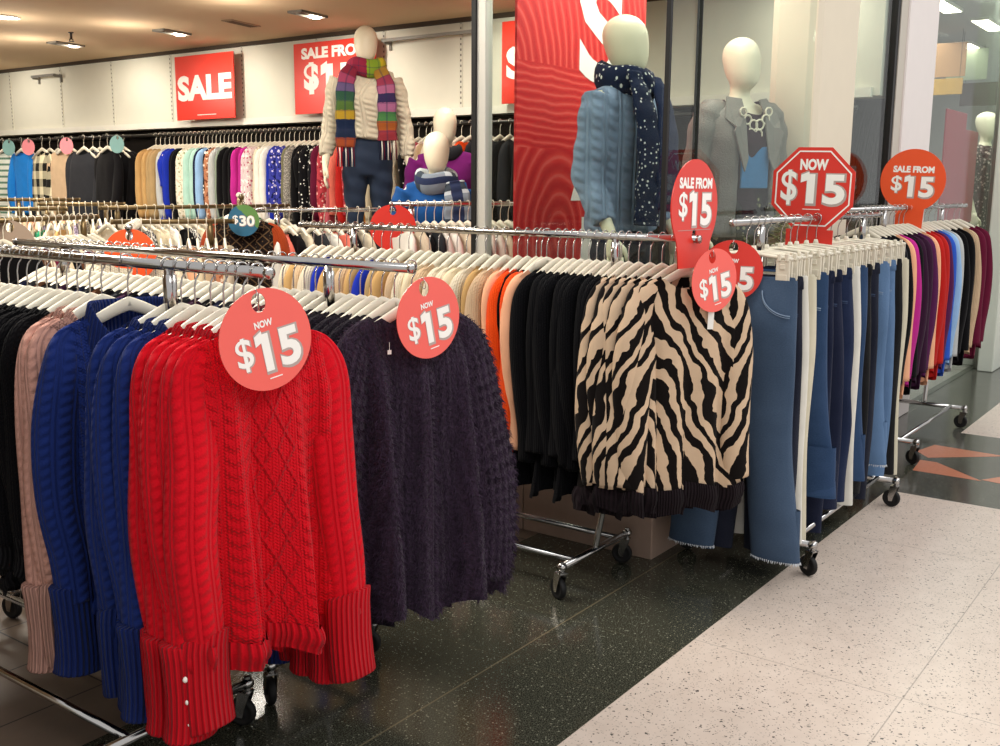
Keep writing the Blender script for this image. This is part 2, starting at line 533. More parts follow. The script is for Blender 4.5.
def make_top(meshes, name, m, loc, rz, label, cat, group=None, mrib=None, msl=None, mhem=None, mcol=None):
    t = empty(name, loc, rz, label, cat, group)
    inst('torso', meshes['torso'], m, t)
    for s in meshes['sleeve']: inst('sleeve', s, msl or m, t)
    if 'hem_band' in meshes: inst('hem_band', meshes['hem_band'], mhem or mrib or m, t)
    for s in meshes.get('cuff', []): inst('cuff', s, mrib or m, t)
    if 'collar' in meshes: inst('collar', meshes['collar'], mcol or mrib or m, t)
    return t

def lo_top(key, p, nu=26, nv=12, sleeves=True):
    """a far garment: one mesh"""
    def make():
        mb = torso_mb(p, nu, nv)
        if sleeves:
            for sg in (-1, 1): sleeve_mb(p, sg, 10, 12, mb)
        return mb.mesh(key)
    return once(key, make)

# trousers -----------------------------------------------------------------
def leg_mb(W, L, hemw, knee, sg, seed, zt=-.200, D=.045, n=18, m=26, bend=0.0, flare=0.0):
    mb = MB(); pts = []; rad = []
    for i in range(m + 1):
        v = i / m; z = zt - L * v
        hip = W / 2
        if v < .25: rx = hip * .5 + (hip * .58 - hip * .5) * (v / .25); xc = sg * hip * .5
        else:
            t = (v - .25) / .75
            rk = hip * .58 + (knee - hip * .58) * sstep(t * 1.8)
            rx = rk + (hemw - knee) * sstep((t - .5) * 2)
            xc = sg * (hip * .5 + .012 * t) + sg * flare * t
        d = D * (.55 + .45 * sstep(v * 5)) + .012 * sin(v * 9 + seed)
        y = .018 * sin(v * 4 + seed + sg) * v + bend * math.exp(-((v - .5) / .12) ** 2)
        pts.append((xc + .006 * sin(v * 6 + seed * 2), y, z)); rad.append((rx, max(.02, d * .8)))
    mb.tube(pts, rad, n, side=(1, 0, 0), cap=False)
    # inside face at the hem so the leg reads as an open tube
    p = pts[-1]; r = rad[-1]
    mb.tube([(p[0], p[1], p[2]), (p[0], p[1], p[2] + .03), (p[0], p[1], p[2] + .20)], [r, (r[0] * .95, r[1] * .92), (r[0] * .9, r[1] * .85)], n, side=(1, 0, 0), cap=False)
    return mb

def pants_meshes(key, W=.38, L=.98, hemw=.10, knee=.105, seed=1, **k):
    def make():
        d = {'leg': [leg_mb(W, L, hemw, knee, sg, seed, **k).mesh('leg') for sg in (-1, 1)]}
        mb = MB(); w = W / 2
        mb.tube([(0, 0, -.191), (0, 0, -.195), (0, 0, -.215), (0, 0, -.237), (0, 0, -.239)], [(w * .97, .017), (w * .99, .020), (w * 1.005, .024), (w * 1.01, .028), (w * .99, .022)], 26, side=(1, 0, 0), cap=False)
        d['waistband'] = mb.mesh('waistband')
        d['pocket'] = []
        for sg in (-1, 1):
            mb = MB(); pp = []
            for i in range(11):
                a = i / 10 * PI / 2
                pp.append((sg * (w * .98 - .105 * cos(a) * 1.0 + .0), -.034 - .006 * sin(a * 2), -.240 - .085 * sin(a)))
            mb.tube(pp, .0022, 6); mb.tube([(x, y, z - .007) for x, y, z in pp], .0014, 6)
            d['pocket'].append(mb.mesh('pocket_seam'))
        d['fray'] = []
        R = random.Random(4)
        for sg in (-1, 1):
            mb = MB(); v = 1.0
            xc = sg * (w * .5 + .012 + k.get('flare', 0)); z = -.200 - L
            for i in range(70):
                th = 2 * PI * i / 70
                x = xc + .006 * sin(6 + seed * 2) + hemw * cos(th); y = .018 * sin(4 + seed + sg) + .036 * sin(th)
                mb.tube([(x, y, z + .004), (x + R.gauss(0, .003), y + R.gauss(0, .003), z - R.uniform(.002, .007))], [(.0022, .0022), (.001, .001)], 4, cap=False)
            d['fray'].append(mb.mesh('frayed_hem'))
        return d
    return once(key, make)

def make_pants(d, name, m, loc, rz, label, cat='trousers', group=None, pocket=False, fray=False, mwaist=None, mst=None, stripe=None):
    t = empty(name, loc, rz, label, cat, group)
    for l in d['leg']: inst('leg', l, m, t)
    inst('waistband', d['waistband'], mwaist or m, t)
    if pocket:
        for s in d['pocket']: inst('pocket_seam', s, mst, t)
    if fray:
        for s in d['fray']: inst('frayed_hem', s, MC['fray'], t)
    return t

# hangers ------------------------------------------------------------------
def hook_mb(zb=-.100, r=.0175, w=.0021, n=6):
    mb = MB(); pts = [(0, 0, zb), (0, 0, zb + .025), (0, 0, -r - .030), (.004, 0, -r - .012), (.012, 0, -r - .001)]
    for i in range(13):
        a = -PI * .22 + i / 12 * PI * 1.30
        pts.append((r * cos(a), 0, r * sin(a)))
    mb.tube(pts, w, n); return mb

def hook_me(): return once('hook', lambda: hook_mb().mesh('hook'))

def shoulder_me():
    def make():
        mb = MB(); rings = []
        N = 22
        for i in range(N + 1):
            x = -.185 + .37 * i / N; a = abs(x) / .185
            zc = -.102 - .092 * a ** 1.2
            hh = .0175 * (1 - .35 * a) * (1 if a < .98 else .5); dd = .0065 + .003 * a
            r = []
            for k in range(9):
                t = 2 * PI * k / 8
                r.append((x, dd * (1 if cos(t) > 0 else -1) * abs(cos(t)) ** .5, zc + hh * (1 if sin(t) > 0 else -1) * abs(sin(t)) ** .5))
            rings.append(r)
        mb.grid(rings, flip=True)
        for r in (rings[0], rings[-1]): mb.add(r[:-1], [tuple(range(8))])
        mb.tube([(0, 0, -.106), (0, 0, -.088)], [(.010, .008), (.0075, .006)], 8)
        return mb.mesh('shoulder_bar')
    return once('shoulder', make)

def clipbar_me():
    def make():
        mb = MB(); mb.tube([(-.172, 0, -.128), (-.085, 0, -.118), (0, 0, -.110), (.085, 0, -.118), (.172, 0, -.128)], [(.016, .007)] * 5, 8)
        mb.tube([(0, 0, -.118), (0, 0, -.088)], [(.016, .009), (.008, .006)], 8)
        return mb.mesh('clip_bar')
    return once('clipbar', make)

def clip_me():
    def make():
        mb = MB(); mb.box((0, -.013, -.175), (.050, .009, .090)); mb.box((0, .013, -.175), (.050, .009, .090)); mb.box((0, 0, -.132), (.042, .024, .018))
        mb.box((-.014, -.018, -.122), (.012, .012, .026)); mb.box((.014, -.018, -.122), (.012, .012, .026)); mb.box((0, -.019, -.194), (.036, .005, .026)); mb.box((0, -.019, -.154), (.020, .006, .020))
        return baked(mb.mesh('clip', smooth=False), [('BEVEL', dict(width=.002, segments=1))], 'clip')
    return once('clip', make)

def hanger(loc, rz, label, group, m=None):
    t = empty('clothes_hanger', loc, rz, label, 'hanger', group)
    inst('hook', hook_me(), MC['chrome'], t)
    inst('shoulder_bar', shoulder_me(), m or MC['cream_plastic'], t)
    return t

def clip_hanger(loc, rz, label, group):
    t = empty('clip_hanger', loc, rz, label, 'hanger', group)
    inst('hook', hook_me(), MC['chrome'], t)
    inst('clip_bar', clipbar_me(), MC['cream_plastic'], t)
    for x in (-.145, .145): inst('clip', clip_me(), MC['cream_plastic'], t, (x, 0, 0))
    return t

def far_hanger(loc, rz, label, group):
    def make():
        mb = MB()
        for me in (shoulder_me(), hook_me()):
            b = len(mb.v); mb.v += [tuple(v.co) for v in me.vertices]; mb.uv += [(0, 0)] * len(me.vertices); mb.f += [tuple(i + b for i in p.vertices) for p in me.polygons]
        return mb.mesh('far_hanger', weld=False)
    return inst('clothes_hanger', once('farhanger', make), MC['cream_plastic'], None, loc, (0, 0, rz), label, 'hanger', group)

# racks --------------------------------------------------------------------
def caster(parent, loc, rz, mw=None):
    c = inst('caster', once('caster', lambda: caster_mb().mesh('caster', smooth=False)), MC['chrome'], parent, loc, (0, 0, rz))
    w = inst('wheel', once('wheel', lambda: wheel_mb().mesh('wheel')), mw or MC['rubber'], c, (.018, 0, -.0705))
    return c

def caster_mb():
    mb = MB()
    mb.lathe([(0, .035), (.009, .034), (.009, -.004), (.014, -.006), (.014, -.012), (0, -.012)], 14)
    for s in (-1, 1):
        y = s * .0165; vs = []
        for x, z in ((-.014, -.010), (.022, -.010), (.030, -.060), (.026, -.082), (.010, -.082), (.004, -.058)): vs += [(x, y, z)]
        vs2 = [(x, y - s * .002, z) for x, y, z in vs]
        n = 6; mb.add(vs + vs2, [tuple(range(n)), tuple(range(2 * n - 1, n - 1, -1))] + [(i, (i + 1) % n, n + (i + 1) % n, n + i) for i in range(n)])
    mb.box((.004, 0, -.010), (.036, .035, .003))
    return mb

def wheel_mb():
    mb = MB(); prof = [(0, -.012), (.010, -.012), (.012, -.009), (.026, -.009), (.030, -.011), (.036, -.011), (.0395, -.007), (.0405, 0), (.0395, .007), (.036, .011), (.030, .011), (.026, .009), (.012, .009), (.010, .012), (0, .012)]
    mb.lathe(prof, 24, axis='Y'); return mb

def rack(name, label, loc, rz, half, z, post, width, bend=True, mbar=None, casterrot=(.4, -.5, .2, 1.0), rail_r=.0125, group=None, flip=False):
    """rolling rail: local x along the rail, origin on the floor under its middle; post = |x| of the uprights"""
    t = empty(name, loc, rz, label, 'clothes rack', group)
    ch = mbar or MC['chrome']
    mb = MB(); mb.tube([(-half, 0, z), (half, 0, z)], rail_r, 14); mb.lathe([(0, -.004), (.013, -.003), (.014, 0), (.014, .008), (.0125, .009)], 14, (-half, 0, z), 'X'); mb.lathe([(.0125, -.009), (.014, -.008), (.014, 0), (.013, .003), (0, .004)], 14, (half, 0, z), 'X')
    inst('hanging_rail', mb.mesh('hanging_rail'), ch, t)
    zb = .125
    for s in (-1, 1):
        mb = MB(); x = s * post; bx = x - s * (.050 if bend else 0)
        mb.tube([(x, 0, z - .008), (x, 0, .47), (x, 0, .385), (x - s * (.012 if bend else 0), 0, .35), (bx, 0, zb + .02), (bx, 0, zb)], .0125, 12)
        mb.lathe([(.0125, -.05), (.016, -.048), (.016, .048), (.0125, .05)], 12, (x, 0, z - .07))
        inst('upright', mb.mesh('upright'), ch, t)
        mb = MB(); w = width / 2
        mb.tube([(bx, -w, zb), (bx, w, zb)], .013, 12)
        for q in (-1, 1): mb.lathe([(0, -.014), (.016, -.012), (.016, .012), (0, .014)], 12, (bx, q * w, zb), 'Y')
        inst('end_bar', mb.mesh('end_bar'), ch, t)
        for i, q in enumerate((-1, 1)):
            caster(t, (bx, q * w, zb - .0135), casterrot[(i + (2 if s > 0 else 0)) % 4])
    bx = post - (.050 if bend else 0)
    for q in (-1, 1):
        mb = MB(); mb.tube([(-bx, q * width * .33, zb + .004), (bx, q * width * .33, zb + .004)], .011, 10)
        inst('base_rail', mb.mesh('base_rail'), ch, t)
    return t
# ------------------------------------------------------------------ base materials
plain('chrome', 'b8b6b4', .16, .5, 1.0, .03); MC['chrome'].node_tree.nodes['Principled BSDF'].inputs['Roughness'].default_value = .16
plain('steel_dark', '3a3836', .35, .5, .8, .05)
plain('warm_lit_bar', '6b5a3c', .35, .5, .7, .05)  # far rails; the warm shop light's gold-brown is put into the colour
plain('rubber', '161515', .6, .3)
plain('cream_plastic', 'd9d1be', .38, .45, 0, .03)
plain('mannequin', 'e9dfc4', .42, .4, 0, .02)
plain('fray', 'd9dee4', .95, .1)
plain('white_ink', 'f6f2ec', .5, .3, 0, .01)
plain('grey_ink', 'b3a29c', .5, .3, 0, .02)
plain('red_card', 'd9362b', .32, .4, 0, .02)
plain('glare_red_card', 'f0655b', .22, .5, 0, .02)  # red tag card with its glare put into a paler base colour
plain('orange_card', 'ea5528', .3, .4, 0, .02)
plain('taupe_card', 'a18d7c', .6, .3, 0, .03)
plain('pink_card', 'd9848c', .4, .4, 0, .02)
plain('teal_card', '7aa3a0', .4, .4, 0, .02)
plain('blue_card', '2c6c86', .35, .4, 0, .06)
plain('clear_grey', 'd8d5d0', .4, .4, 0, .02)
plain('paper', 'e7e5df', .7, .2, 0, .02)

# ------------------------------------------------------------------ mannequins, feet at z=0, facing -y
def lofted(mb, rows, n=24):
    rings = []
    for z, rx, ry, yo in rows:
        rings.append([(rx * cos(2 * PI * k / n), yo + ry * sin(2 * PI * k / n), z) for k in range(n + 1)])
    mb.grid(rings)
    for r, fl in ((rings[0], True), (rings[-1], False)):
        m = r[:-1]; c = tuple(sum(p[a] for p in m) / n for a in range(3))
        mb.add(m + [c], [((k + 1) % n, k, n) if fl else (k, (k + 1) % n, n) for k in range(n)])

def remesh(mb, vox, name, sm=6, fac=.6):
    return baked(mb.mesh(name), [('REMESH', dict(mode='VOXEL', voxel_size=vox, use_smooth_shade=True)), ('SMOOTH', dict(iterations=sm, factor=fac))], name)

TORSO = [(.80, .125, .095, 0), (.86, .152, .100, 0), (.93, .158, .104, .004), (1.02, .145, .094, 0), (1.10, .122, .084, -.004), (1.20, .138, .098, -.010), (1.29, .155, .112, -.016), (1.37, .165, .098, -.004), (1.43, .160, .075, .006), (1.465, .115, .060, .010), (1.49, .068, .054, .008)]
HEAD = [(1.535, .012, .015, -.03), (1.542, .034, .045, -.028), (1.56, .054, .070, -.022), (1.60, .069, .090, -.012), (1.65, .078, .101, 0), (1.695, .080, .104, .008), (1.735, .070, .092, .012), (1.762, .047, .064, .014), (1.776, .022, .03, .014), (1.78, .004, .006, .014)]
ARM0 = [(.165, .004, 1.418), (.190, .004, 1.36), (.215, .012, 1.22), (.232, .018, 1.115), (.240, -.008, 1.00), (.246, -.045, .875)]

def arm_pts(sg, bend): return [(sg * (x + bend[0] * max(0, 1.4 - z)), y + bend[1] * max(0, 1.12 - z), z) for x, y, z in ARM0]

def mannequin_body(bendL=(0, -.15), bendR=(0, -.15)):
    mb = MB(); lofted(mb, TORSO); lofted(mb, HEAD)
    lofted(mb, [(1.44, .060, .055, .012), (1.49, .052, .050, .010), (1.53, .047, .048, .006), (1.58, .046, .05, .004), (1.62, .04, .05, 0)])
    for sg in (-1, 1):
        mb.tube([(sg * .082, 0, .90), (sg * .088, -.004, .80), (sg * .088, -.006, .62), (sg * .086, -.004, .49), (sg * .086, .008, .38), (sg * .086, .012, .22), (sg * .086, .012, .09), (sg * .086, .006, .05)],
                [.074, .074, .058, .045, .044, .038, .031, .034], 16)
        mb.tube([(sg * .086, .045, .030), (sg * .087, .0, .038), (sg * .09, -.07, .034), (sg * .092, -.135, .022), (sg * .093, -.17, .018)], [(.025, .022), (.034, .034), (.040, .030), (.040, .020), (.022, .014)], 12)
        mb.tube(arm_pts(sg, bendL if sg < 0 else bendR), [.052, .050, .042, .037, .034, .026], 14)
        mb.tube([(sg * .10, .004, 1.435), (sg * .172, .004, 1.415)], [.06, .052], 12)
    me = remesh(mb, .0115, 'mannequin_body', 8)
    hb = MB()
    for sg in (-1, 1):
        w = Vector(arm_pts(sg, bendL if sg < 0 else bendR)[-1])
        def P(x, y, z): return (w.x + sg * x, w.y + y, w.z + z)
        hb.tube([P(0, 0, .02), P(0, -.004, -.02), P(.001, -.012, -.06), P(0, -.016, -.085)], [(.022, .020), (.020, .030), (.016, .040), (.012, .036)], 12, side=(1, 0, 0))
        for i, (fy, fl) in enumerate(((-.046, .070), (-.026, .080), (-.004, .076), (.014, .060))):
            hb.tube([P(0, fy, -.078), P(.002, fy * 1.08 - .003, -.078 - fl * .4), P(-.006, fy * 1.1 - .006, -.078 - fl * .75), P(-.014, fy * 1.1 - .008, -.078 - fl)], [.0090, .0085, .0078, .005], 8)
        hb.tube([P(-.004, -.026, -.022), P(-.012, -.050, -.045), P(-.016, -.058, -.072), P(-.017, -.060, -.092)], [.012, .0105, .009, .006], 8)
    hm = hb.mesh('hands')
    import bmesh
    bm = bmesh.new(); bm.from_mesh(me); bm.from_mesh(hm); bm.to_mesh(me); bm.free()
    me.polygons.foreach_set('use_smooth', [True] * len(me.polygons)); me.materials.clear()
    return me

def man_top(z0, grow=1.18, drop=.02, arms=1.0, armr=1.35, armend=5, neck=1.475, bend=((0, -.15), (0, -.15)), wav=.012, vox=.0105, hemx=1.05, name='jumper'):
    mb = MB(); rows = []
    zs = [z0 + (neck - z0) * i / 18 for i in range(19)]
    def at(z):
        for a, b in zip(TORSO, TORSO[1:]):
            if a[0] <= z <= b[0]:
                t = (z - a[0]) / (b[0] - a[0]); return [a[k] + (b[k] - a[k]) * t for k in (1, 2, 3)]
        return TORSO[0][1:] if z < TORSO[0][0] else TORSO[-1][1:]
    for z in zs:
        rx, ry, yo = at(z)
        if 1.0 < z < 1.25: rx = rx * .45 + .155 * .55; ry = ry * .5 + .105 * .5
        g = grow * (hemx if z < z0 + .05 else 1)
        rows.append((z, rx * g + .006, ry * g + .006, yo))
    lofted(mb, rows, 32)
    for sg in (-1, 1):
        pts = arm_pts(sg, bend[0] if sg < 0 else bend[1])[:armend + 1]
        rr = [.052, .050, .042, .037, .034, .026][:armend + 1]
        P, R = spline(pts, [(r * armr + .006, r * armr + .006) for r in rr], 20)
        P = P[:max(3, int(len(P) * arms))]; R = R[:len(P)]
        R = [(a * (1 + .07 * sin(i * 1.7)), b * (1 + .07 * sin(i * 1.7))) for i, (a, b) in enumerate(R)]
        mb.tube(P, R, 16); mb.tube([(sg * .09, .004, 1.432), (sg * .17, .004, 1.412)], [.068, .066], 14)
    me = remesh(mb, vox, name, 5)
    for v in me.vertices:
        x, y, z = v.co
        k = max(0, 1 - (z - z0) / .6)
        v.co.y += wav * k * sin(x * 38 + z * 5); v.co.x += wav * .5 * k * sin(y * 40 + z * 7)
        v.co.z -= .006 * sin(x * 30)
    me.materials.clear(); return me

def man_jeans(ztop=1.05, zend=.10, name='jeans'):
    mb = MB()
    lofted(mb, [(.80, .14, .095, 0), (.86, .167, .112, 0), (.93, .172, .116, .004), (1.0, .150, .100, 0), (ztop, .132, .092, 0)], 28)
    for sg in (-1, 1):
        mb.tube([(sg * .080, 0, .92), (sg * .086, -.004, .80), (sg * .088, -.006, .62), (sg * .088, -.004, .49), (sg * .089, .006, .36), (sg * .088, .010, .20), (sg * .088, .010, zend)], [.082, .086, .070, .058, .055, .049, .047], 16)
    me = remesh(mb, .0105, name, 4)
    for v in me.vertices:
        x, y, z = v.co; v.co.y += .004 * sin(z * 60 + x * 20); v.co.x += .003 * sin(z * 45 + y * 30)
    me.materials.clear(); return me

def strip(pts, wid, thick=.012, n=14, wav=.008, seed=1, length_uv=True):
    mb = MB(); P, R = spline(pts, [(w, thick) for w in wid], 34)
    mb.tube(P, [(a * (1 + .06 * sin(i * .8 + seed)), b * (1 + .25 * sin(i * 1.3 + seed))) for i, (a, b) in enumerate(R)], n, side=(1, 0, 0))
    return mb

def neck_wrap(rx=.098, ry=.098, z=1.51, h=.055, th=.034, tilt=.18, seed=2, n=40):
    mb = MB(); rings = []; uvs = []
    for i in range(n + 1):
        a = 2 * PI * i / n; r = []; u = []
        cx, cy = rx * cos(a), ry * sin(a); zz = z + tilt * cy * .9 + .008 * sin(3 * a + seed)
        for k in range(13):
            t = 2 * PI * k / 12
            q = th * (1 + .14 * sin(4 * a + seed + t))
            r.append((cx + cos(a) * q * cos(t), cy + sin(a) * q * cos(t), zz + h * sin(t))); u.append((k / 12 * .2, a * .11))
        rings.append(r); uvs.append(u)
    mb.grid(rings, uvs, flip=True); return mb

# ------------------------------------------------------------------ price tags and signs, plate in the x-z plane, front -y
def lettr(parent, txt, cap, x, z, bold=.02, m='white_ink', y=-.0022, w=None, name='lettering'):
    return inst(name, once(('L', txt, round(cap, 4), bold, w), lambda: letters(txt, cap, w, bold)), MC[m], parent, (x, y, z))

def price(parent, cap, x, z, w, y=-.0022, small=.74, price='15', bold=.035):
    """dollar sign and figures, w wide in all, with a soft grey outline behind the white"""
    dw = w * .25; nw = w * .69; dx = x - w / 2 + dw / 2; nx = x + w / 2 - nw / 2; dz = z + cap * (1 - small) * .25
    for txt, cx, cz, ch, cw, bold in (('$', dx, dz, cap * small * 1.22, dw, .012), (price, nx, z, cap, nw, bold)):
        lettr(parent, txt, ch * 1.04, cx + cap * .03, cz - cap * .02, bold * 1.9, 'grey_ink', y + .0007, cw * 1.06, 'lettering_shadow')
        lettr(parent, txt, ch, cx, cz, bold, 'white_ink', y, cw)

def hang_tag(loc, rot, m, label, group=None, s=1.0, text=True, back=False, ring=True, r=.108):
    t = empty('price_tag', loc, 0, label, 'price tag', group); t.rotation_euler = rot
    # origin at the hole, which hangs from the hook
    dz = -.080 * s
    me = once(('tag', s, r), lambda: outline([circ(r * s, 0, 0, 64), circ(.0165 * s, 0, .080 * s, 24, .021 * s)], .0022, 'board'))
    inst('board', me, MC[m], t, (0, 0, dz))
    if text:
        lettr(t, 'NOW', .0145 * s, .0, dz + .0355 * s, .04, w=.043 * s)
        price(t, .080 * s, .0, dz - .023 * s, .150 * s)
        inst('fine_print', once(('fp', s), lambda: boxmesh((0, 0, 0), (.030 * s, .0012, .0022 * s))), MC['white_ink'], t, (.004 * s, -.0016, dz - .083 * s))
    if ring:
        mb = MB(); mb.tube([(.004 * sin(a), .013 * sin(a), .014 + .015 * cos(a)) for a in [2 * PI * k / 20 for k in range(21)]], .0011, 6, cap=False)
        inst('ring', once('tagring', lambda: mb.mesh('ring')), MC['chrome'], t)
    return t

def paddle(loc, rz, shape, m, label, s=1.0, text=('SALE FROM',), tilt=0.0):
    """a sign with a stem that clips on the rail; origin at the middle of the head"""
    t = empty('price_sign', loc, rz, label, 'price sign'); t.rotation_euler = (0, tilt, rz)
    if shape == 'round':
        R = .172; a0 = math.asin(.075 / R); lp = []
        for k in range(57):
            a = -PI / 2 + a0 + (2 * PI - 2 * a0) * k / 56; lp.append((R * cos(a), R * sin(a)))
        lp += [(-.068, -.36), (.068, -.36)]
        z1, z2, tz = .060, -.035, .066
    elif shape == 'foot':
        lp = []
        for k in range(41):
            a = -PI * .20 + PI * 1.40 * k / 40; lp.append((.165 * cos(a), .160 * sin(a) - .012))
        lp += [(-.122, -.125), (-.112, -.16), (-.105, -.215), (.105, -.215), (.112, -.16), (.122, -.125)]
    else:
        c = .182; k = c * math.tan(PI / 8); lp = [(k, -c), (c, -k), (c, k), (k, c), (-k, c), (-c, k), (-c, -k), (-k, -c), (-.105, -c), (-.105, -.345), (.105, -.345), (.105, -c)]
        z1, z2 = .105, -.005
    holes = [[(.016 * cos(q), -.105 + .020 * sin(q)) for q in [2 * PI * k / 20 for k in range(20)]]] if shape == 'foot' else []
    inst('board', outline([[(x * s, z * s) for x, z in q] for q in [lp] + holes], .004, 'board'), MC[m], t)
    if shape == 'octagon':
        def oc(c): k = c * math.tan(PI / 8); return [(k * s, -c * s), (c * s, -k * s), (c * s, k * s), (k * s, c * s), (-k * s, c * s), (-c * s, k * s), (-c * s, -k * s), (-k * s, -c * s)]
        inst('border_line', outline([oc(.167), oc(.161)], .001, 'border_line'), MC['white_ink'], t, (0, -.0027, 0))
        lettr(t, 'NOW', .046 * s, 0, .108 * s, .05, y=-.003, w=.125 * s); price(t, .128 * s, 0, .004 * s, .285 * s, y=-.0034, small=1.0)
        inst('fine_print', boxmesh((0, 0, 0), (.07, .001, .003)), MC['white_ink'], t, (0, -.0028, -.092 * s))
    elif shape == 'round':
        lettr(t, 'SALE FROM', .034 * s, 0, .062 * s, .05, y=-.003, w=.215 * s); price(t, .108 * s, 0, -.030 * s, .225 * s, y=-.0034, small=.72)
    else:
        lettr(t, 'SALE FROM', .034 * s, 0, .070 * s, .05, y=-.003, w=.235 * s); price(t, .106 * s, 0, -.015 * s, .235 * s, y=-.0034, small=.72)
        inst('crease', boxmesh((0, 0, 0), (.235 * s, .001, .0016)), MC['grey_ink'], t, (0, -.0026, -.088 * s))
    return t
# ------------------------------------------------------------------ the place: X runs along the mall, Y into the shop
def struct(name, me, m, label=None, cat=None, loc=(0, 0, 0)):
    return inst(name, me, m, None, loc, label=label, cat=cat, kind='structure')

def slab(x0, x1, y0, y1, z0, z1, bevel=0.0):
    return boxmesh(((x0 + x1) / 2, (y0 + y1) / 2, (z0 + z1) / 2), (x1 - x0, y1 - y0, z1 - z0), bevel)

def granite(name, base, fleck, bright, tx, ty, ox, oy, groutc, rough=.13, gw=.0016):
    m = Mat(name, rough, .5); X, Y, Z = m.obj()
    a = m.noise(75, 3, .6); b = m.vor(150, out='Color'); d = m.vor(95)
    n2 = m.noise(240, 2, .6)
    c = m.mix((n2 * 3.4 - 1.35).clamp(), base, fleck)
    c = m.mix((1.0 - d * 3.4).clamp() * m.noise(60, 1).gt(.50), c, bright)
    c = m.mix((a * 2 - .8).clamp() * .35, c, base)
    gx = ((X - ox).wrap(tx)).abs().lt(gw); gy = ((Y - oy).wrap(ty)).abs().lt(gw)
    c = m.mix(gx.max(gy) * .28, c, groutc)
    c = m.mix((Y - 1.775).abs().lt(.0028) * .8, c, groutc)
    m.color(c); m.rough(m.noise(8, 3) * .10 + (rough - .05)); return m.m

def terrazzo():
    m = Mat('terrazzo', .34, .4); X, Y, Z = m.obj()
    w = m.combine(X + m.noise(30, 2) * .03, Y + m.noise(34, 2) * .03)
    d1 = m.vor(62, w); d2 = m.vor(125, w); k = m.vor(62, w, 'Color')
    keep = m.noise(41, 1).gt(.43)
    c = m.mix(m.noise(12, 4), 'bdada0', 'd2c4b8')
    c = m.mix(d2.lt(.26) * m.noise(70, 1).gt(.46) * .8, c, '837a70')
    c = m.mix(d1.lt(.19) * keep, c, '403c38')
    seam = (Y - .70).abs().lt(.002).max((X - 2.95).wrap(1.36).abs().lt(.0018))
    c = m.mix(seam * .55, c, '6d665e')
    m.color(c); return m.m

def tile_mat():
    m = Mat('brown_floor_tile', .42, .4); X, Y, Z = m.obj()
    c = m.mix(m.noise(4.5, 5, .65), '574a40', '7f6e5f')
    g = ((X - 1.62).wrap(.60)).abs().lt(.003).max(((Y - 2.622).wrap(.30)).abs().lt(.003))
    c = m.mix(g, c, '191614'); m.color(c); return m.m

def plinth_mat():
    m = Mat('plinth_tile', .5, .3); X, Y, Z = m.obj()
    c = m.mix(m.noise(5, 4, .6), '9b8272', 'bda595')
    c = m.mix(m.noise(40, 3) * .35, c, '7a6254')
    m.color(c); return m.m

def banner_mat():
    """red printed banner: concentric arches over wavy wood-grain lines"""
    m = Mat('banner_print', .4, .3); X, Y, Z = m.obj()
    wob = m.noise(5, 2) * .05
    def rings(cx, cz, f):
        dx = X - cx + wob; dz = (Z - cz) * .72
        return ((dx * dx + dz * dz).sqrt() * f).ping(1.0)
    l1 = ((Z + m.noise(2.5, 3) * .10) * 58.0 + X * 2.2).ping(1.0)
    up = Z.gt(1.98); lowz = Z.lt(1.62)
    v = up * rings(3.62, 1.95, 38) + lowz * rings(4.02, 1.22, 34) + (1.0 - up.max(lowz)) * l1
    c = m.mix((v * 1.6 - .3).clamp(), 'c41f28', 'e03a38')
    c = m.mix(v.gt(.82) * .6, c, 'e2635c'); m.color(c); return m.m

def glass_mat(name='pane', tint='f2f7f4', refl=.65):
    m = bpy.data.materials.new(name); m.use_nodes = True; nt = m.node_tree; nt.nodes.clear()
    o = nt.nodes.new('ShaderNodeOutputMaterial'); mx = nt.nodes.new('ShaderNodeMixShader'); tr = nt.nodes.new('ShaderNodeBsdfTransparent'); gl = nt.nodes.new('ShaderNodeBsdfGlossy')
    ge = nt.nodes.new('ShaderNodeNewGeometry'); dp = nt.nodes.new('ShaderNodeVectorMath'); dp.operation = 'DOT_PRODUCT'
    nt.links.new(ge.outputs['Normal'], dp.inputs[0]); nt.links.new(ge.outputs['Incoming'], dp.inputs[1])
    S.nt = nt; q = 1.0 - S(dp.outputs['Value']).abs(); q5 = q * q * q * q * q * .92 + .035
    mm = nt.nodes.new('ShaderNodeMath'); mm.operation = 'MULTIPLY'; mm.inputs[1].default_value = refl
    tr.inputs[0].default_value = lin(tint); gl.inputs['Roughness'].default_value = .02
    nt.links.new(q5.k, mm.inputs[0]); nt.links.new(mm.outputs[0], mx.inputs[0]); nt.links.new(tr.outputs[0], mx.inputs[1]); nt.links.new(gl.outputs[0], mx.inputs[2]); nt.links.new(mx.outputs[0], o.inputs[0])
    MC[name] = m; return m

GR = granite('black_granite', '1f201a', '5a5a4d', 'b0af9b', .378, .4145, 2.087, 1.3605, '6b614c')
GR2 = granite('grey_granite', '3c3d37', '5c5b53', '9a978b', .378, .4145, 2.087, 1.3605, '7d7a70', .16)
TZ = terrazzo()
struct('floor', slab(-4, 6.35, 1.36, 2.36, -.05, 0), GR, 'black speckled granite floor band along the shop front', 'floor')
struct('floor_terrazzo', slab(-4, 5.093, -4, 1.36, -.05, 0), TZ, 'pale speckled terrazzo floor of the mall walkway', 'floor')
struct('floor_cross_band', slab(5.093, 6.62, -4, 1.36, -.05, 0), GR2, 'dark granite floor band crossing the terrazzo walkway', 'floor')
struct('floor_shop', slab(-4, 6.42, 2.36, 13, -.05, 0), tile_mat(), 'brown tiled floor inside the clothes shop', 'floor')
struct('floor_terrazzo_beyond', slab(6.62, 16, -4, 1.36, -.05, 0), TZ, 'pale terrazzo floor beyond the granite band', 'floor')
